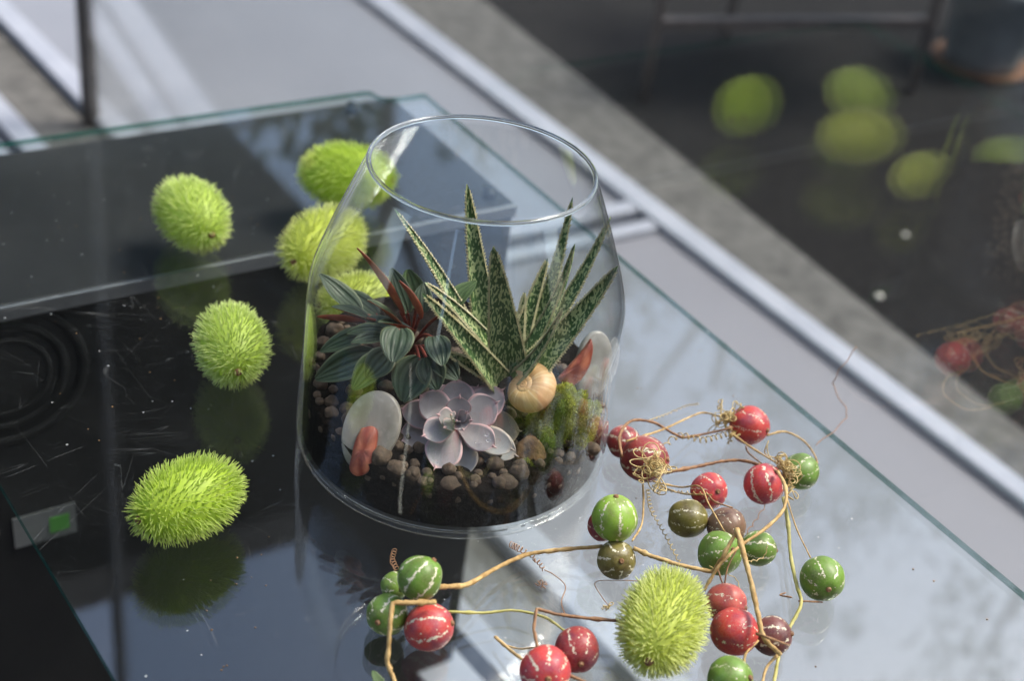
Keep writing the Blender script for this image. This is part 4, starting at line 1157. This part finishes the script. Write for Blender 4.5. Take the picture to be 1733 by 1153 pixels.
# crumbs and dust on the glass
dv, df = [], []
rd = random.Random(4)
spots = [(72, 825), (378, 1130), (1670, 1050), (1580, 985), (1545, 965), (190, 690), (268, 505), (168, 260), (1480, 1040), (400, 990), (350, 1035), (1380, 1130), (1600, 900), (455, 910), (375, 1136), (384, 1128)]
spots += [(rd.uniform(20, 480), rd.uniform(300, 1100)) for _ in range(40)] + [(rd.uniform(1050, 1700), rd.uniform(560, 1140)) for _ in range(24)]
for i, (x, y) in enumerate(spots):
    p = P(x, y, 0)
    if p.dot(D2) > .205 or p.dot(D2) < -.18: continue
    r_ = (.0009 if i < 6 else .00045) * rd.uniform(.5, 1.2)
    v, f = lump(ICO2, p + V((0, 0, r_ * .7)), (r_, r_ * .8, r_ * .6), .3, 2, i)
    n0 = len(dv); dv += v; df += [tuple(k + n0 for k in q) for q in f]
stuff(tag(mk('crumbs', dv, df, M['bark'], loc=P(300, 900, 0)), 'tiny crumbs scattered over the scratched glass top', 'crumbs'))

# ------------------------------------------------------------------ blurred things outside on the asphalt
AZ_ = FZ - .0118
def pebble_out(x, y, rp, label):
    p = P(x, y, AZ_); r_ = rp * (p - CAM).dot(fwd) / FPX
    v, f = lump(ICO3, p + V((0, 0, r_ * .6)), (r_, r_ * .8, r_ * .65), .2, 1.7, x)
    tag(mk('white_petal', v, f, M['white_bit'], loc=p), label, 'petal')
pebble_out(1531, 400, 5, 'small cream petal lying on the dark asphalt')
pebble_out(1487, 505, 6.5, 'white petal lying at the edge of the concrete kerb')
f0 = P(1106, 165, AZ_)
bench = thing('wooden_bench', f0, 'low brown wooden bench frame standing on the dark asphalt', 'bench')
hrail = PV(1125, 38, V((0, 1, 0)), f0.y).z
e0 = P(1112, 38, hrail); e1 = P(1575, 36, hrail)
def beam(name, a, b, wd, ht, par, mat):
    d_ = (b - a).normalized(); s_ = d_.cross(V((0, 0, 1)))
    if s_.length < .1: s_ = V((1, 0, 0))
    s_.normalize(); u_ = s_.cross(d_).normalized()
    vs = [p + s_ * (wd * i) + u_ * (ht * j) for p in (a, b) for (i, j) in ((-.5, -.5), (.5, -.5), (.5, .5), (-.5, .5))]
    return bevel(mk(name, vs, [(0, 3, 2, 1), (4, 5, 6, 7), (0, 1, 5, 4), (1, 2, 6, 5), (2, 3, 7, 6), (3, 0, 4, 7)], mat, parent=par, smooth=False), .002)
beam('rail', e0, e1, .022, .018, bench, M['wood'])
beam('leg', V((e0.x, e0.y, AZ_)), V((e0.x, e0.y, hrail + .25)), .018, .018, bench, M['wood'])
beam('leg', V((e1.x, e1.y, AZ_)), V((e1.x, e1.y, hrail + .25)), .018, .018, bench, M['wood'])
back = V((.25, .55, 0)).normalized() * .4
beam('leg', V((e0.x, e0.y, AZ_)) + back, V((e0.x, e0.y, hrail + .25)) + back, .018, .018, bench, M['wood'])
beam('leg', V((e1.x, e1.y, AZ_)) + back, V((e1.x, e1.y, hrail + .25)) + back, .018, .018, bench, M['wood'])
beam('seat_board', (e0 + e1) / 2 + back * .5 + V((-.22, -.02, .26)), (e0 + e1) / 2 + back * .5 + V((.22, .02, .26)), .42, .02, bench, M['wood'])
pp = P(1655, 112, AZ_)
vs, fs = lathe([(.0005, .001), (.088, .001), (.100, .016), (.094, .016), (.084, .006), (.0005, .006)], 48, pp.x, pp.y, AZ_)
tag(mk('pot_saucer', vs, fs, M['terracotta'], loc=V((pp.x, pp.y, AZ_))), 'orange clay saucer under the grey plant pot outside', 'saucer')
vs, fs = lathe([(.0005, .0065), (.072, .0065), (.076, .03), (.092, .16), (.098, .17), (.098, .185), (.088, .185), (.084, .165), (.0005, .160)], 48, pp.x, pp.y, AZ_)
tag(mk('plant_pot', vs, fs, M['pot'], loc=V((pp.x, pp.y, AZ_ + .006))), 'grey plant pot standing in an orange saucer outside the window', 'pot')

# ------------------------------------------------------------------ trees whose crowns and sky gaps are mirrored in the table
def tree(x, y, h0, h1, rx, cnt, label, seed, leaf_s=.10, ncl=30):
    rr_ = random.Random(seed); g0 = FZ - .03
    t = thing('leafy_tree', V((x, y, g0)), label, 'tree', 'trees beyond the window')
    vs, fs = tube(crom([V((x, y, g0)), V((x + .08, y, g0 + h0 * .5)), V((x - .05, y + .05, h0)), V((x, y, h0 + (h1 - h0) * .7))], 5), lambda q: .14 * (1 - .75 * q), 10, .08, seed)
    mk('trunk', vs, fs, M['bark_tree'], parent=t)
    for k in range(6):
        a = k * 1.05; z = h0 + (h1 - h0) * (.1 + .1 * k)
        vs, fs = tube(crom([V((x, y, z - .2)), V((x + math.cos(a) * rx * .4, y + math.sin(a) * rx * .4, z + .2)), V((x + math.cos(a) * rx * .85, y + math.sin(a) * rx * .85, z + .5))], 4), lambda q: .05 * (1 - .8 * q), 6)
        mk('limb', vs, fs, M['bark_tree'], parent=t)
    clumps = []
    for k in range(ncl):
        v = V((rr_.gauss(0, 1), rr_.gauss(0, 1), rr_.gauss(0, 1))).normalized() * rr_.uniform(.35, 1) ** .6
        clumps.append((V((x + v.x * rx, y + v.y * rx, (h0 + h1) / 2 + v.z * (h1 - h0) / 2)), rr_.uniform(.20, .34) * rx * .8))
    bv, bf = [], []
    for k in range(cnt):
        c, r_ = clumps[rr_.randrange(len(clumps))]
        p = c + V((rr_.gauss(0, .45), rr_.gauss(0, .45), rr_.gauss(0, .38))) * r_
        d_ = V((rr_.gauss(0, 1), rr_.gauss(0, 1), rr_.gauss(0, 1))).normalized(); s_ = d_.orthogonal().normalized()
        l_ = leaf_s * rr_.uniform(.6, 1.2); n0 = len(bv)
        bv += [p, p + d_ * l_ * .5 + s_ * l_ * .28, p + d_ * l_, p + d_ * l_ * .5 - s_ * l_ * .28]; bf.append((n0, n0 + 1, n0 + 2, n0 + 3))
    stuff(mk('crown', bv, bf, M['tree_leaf'], parent=t, smooth=False))
tree(-.9, 7.2, 1.6, 5.4, 1.7, 2400, 'dark leafy tree with sky gaps mirrored behind the spiny fruits', 3, .17, 15)
tree(1.5, 7.6, 1.8, 6.6, 1.9, 2600, 'leafy tree mirrored in the table below the vase rim', 11, .17)
tree(3.6, 6.4, 2.2, 7.4, 1.9, 1500, 'loose leafy tree mirrored in the table among the berries', 6, .17)

bpy.context.view_layer.update()
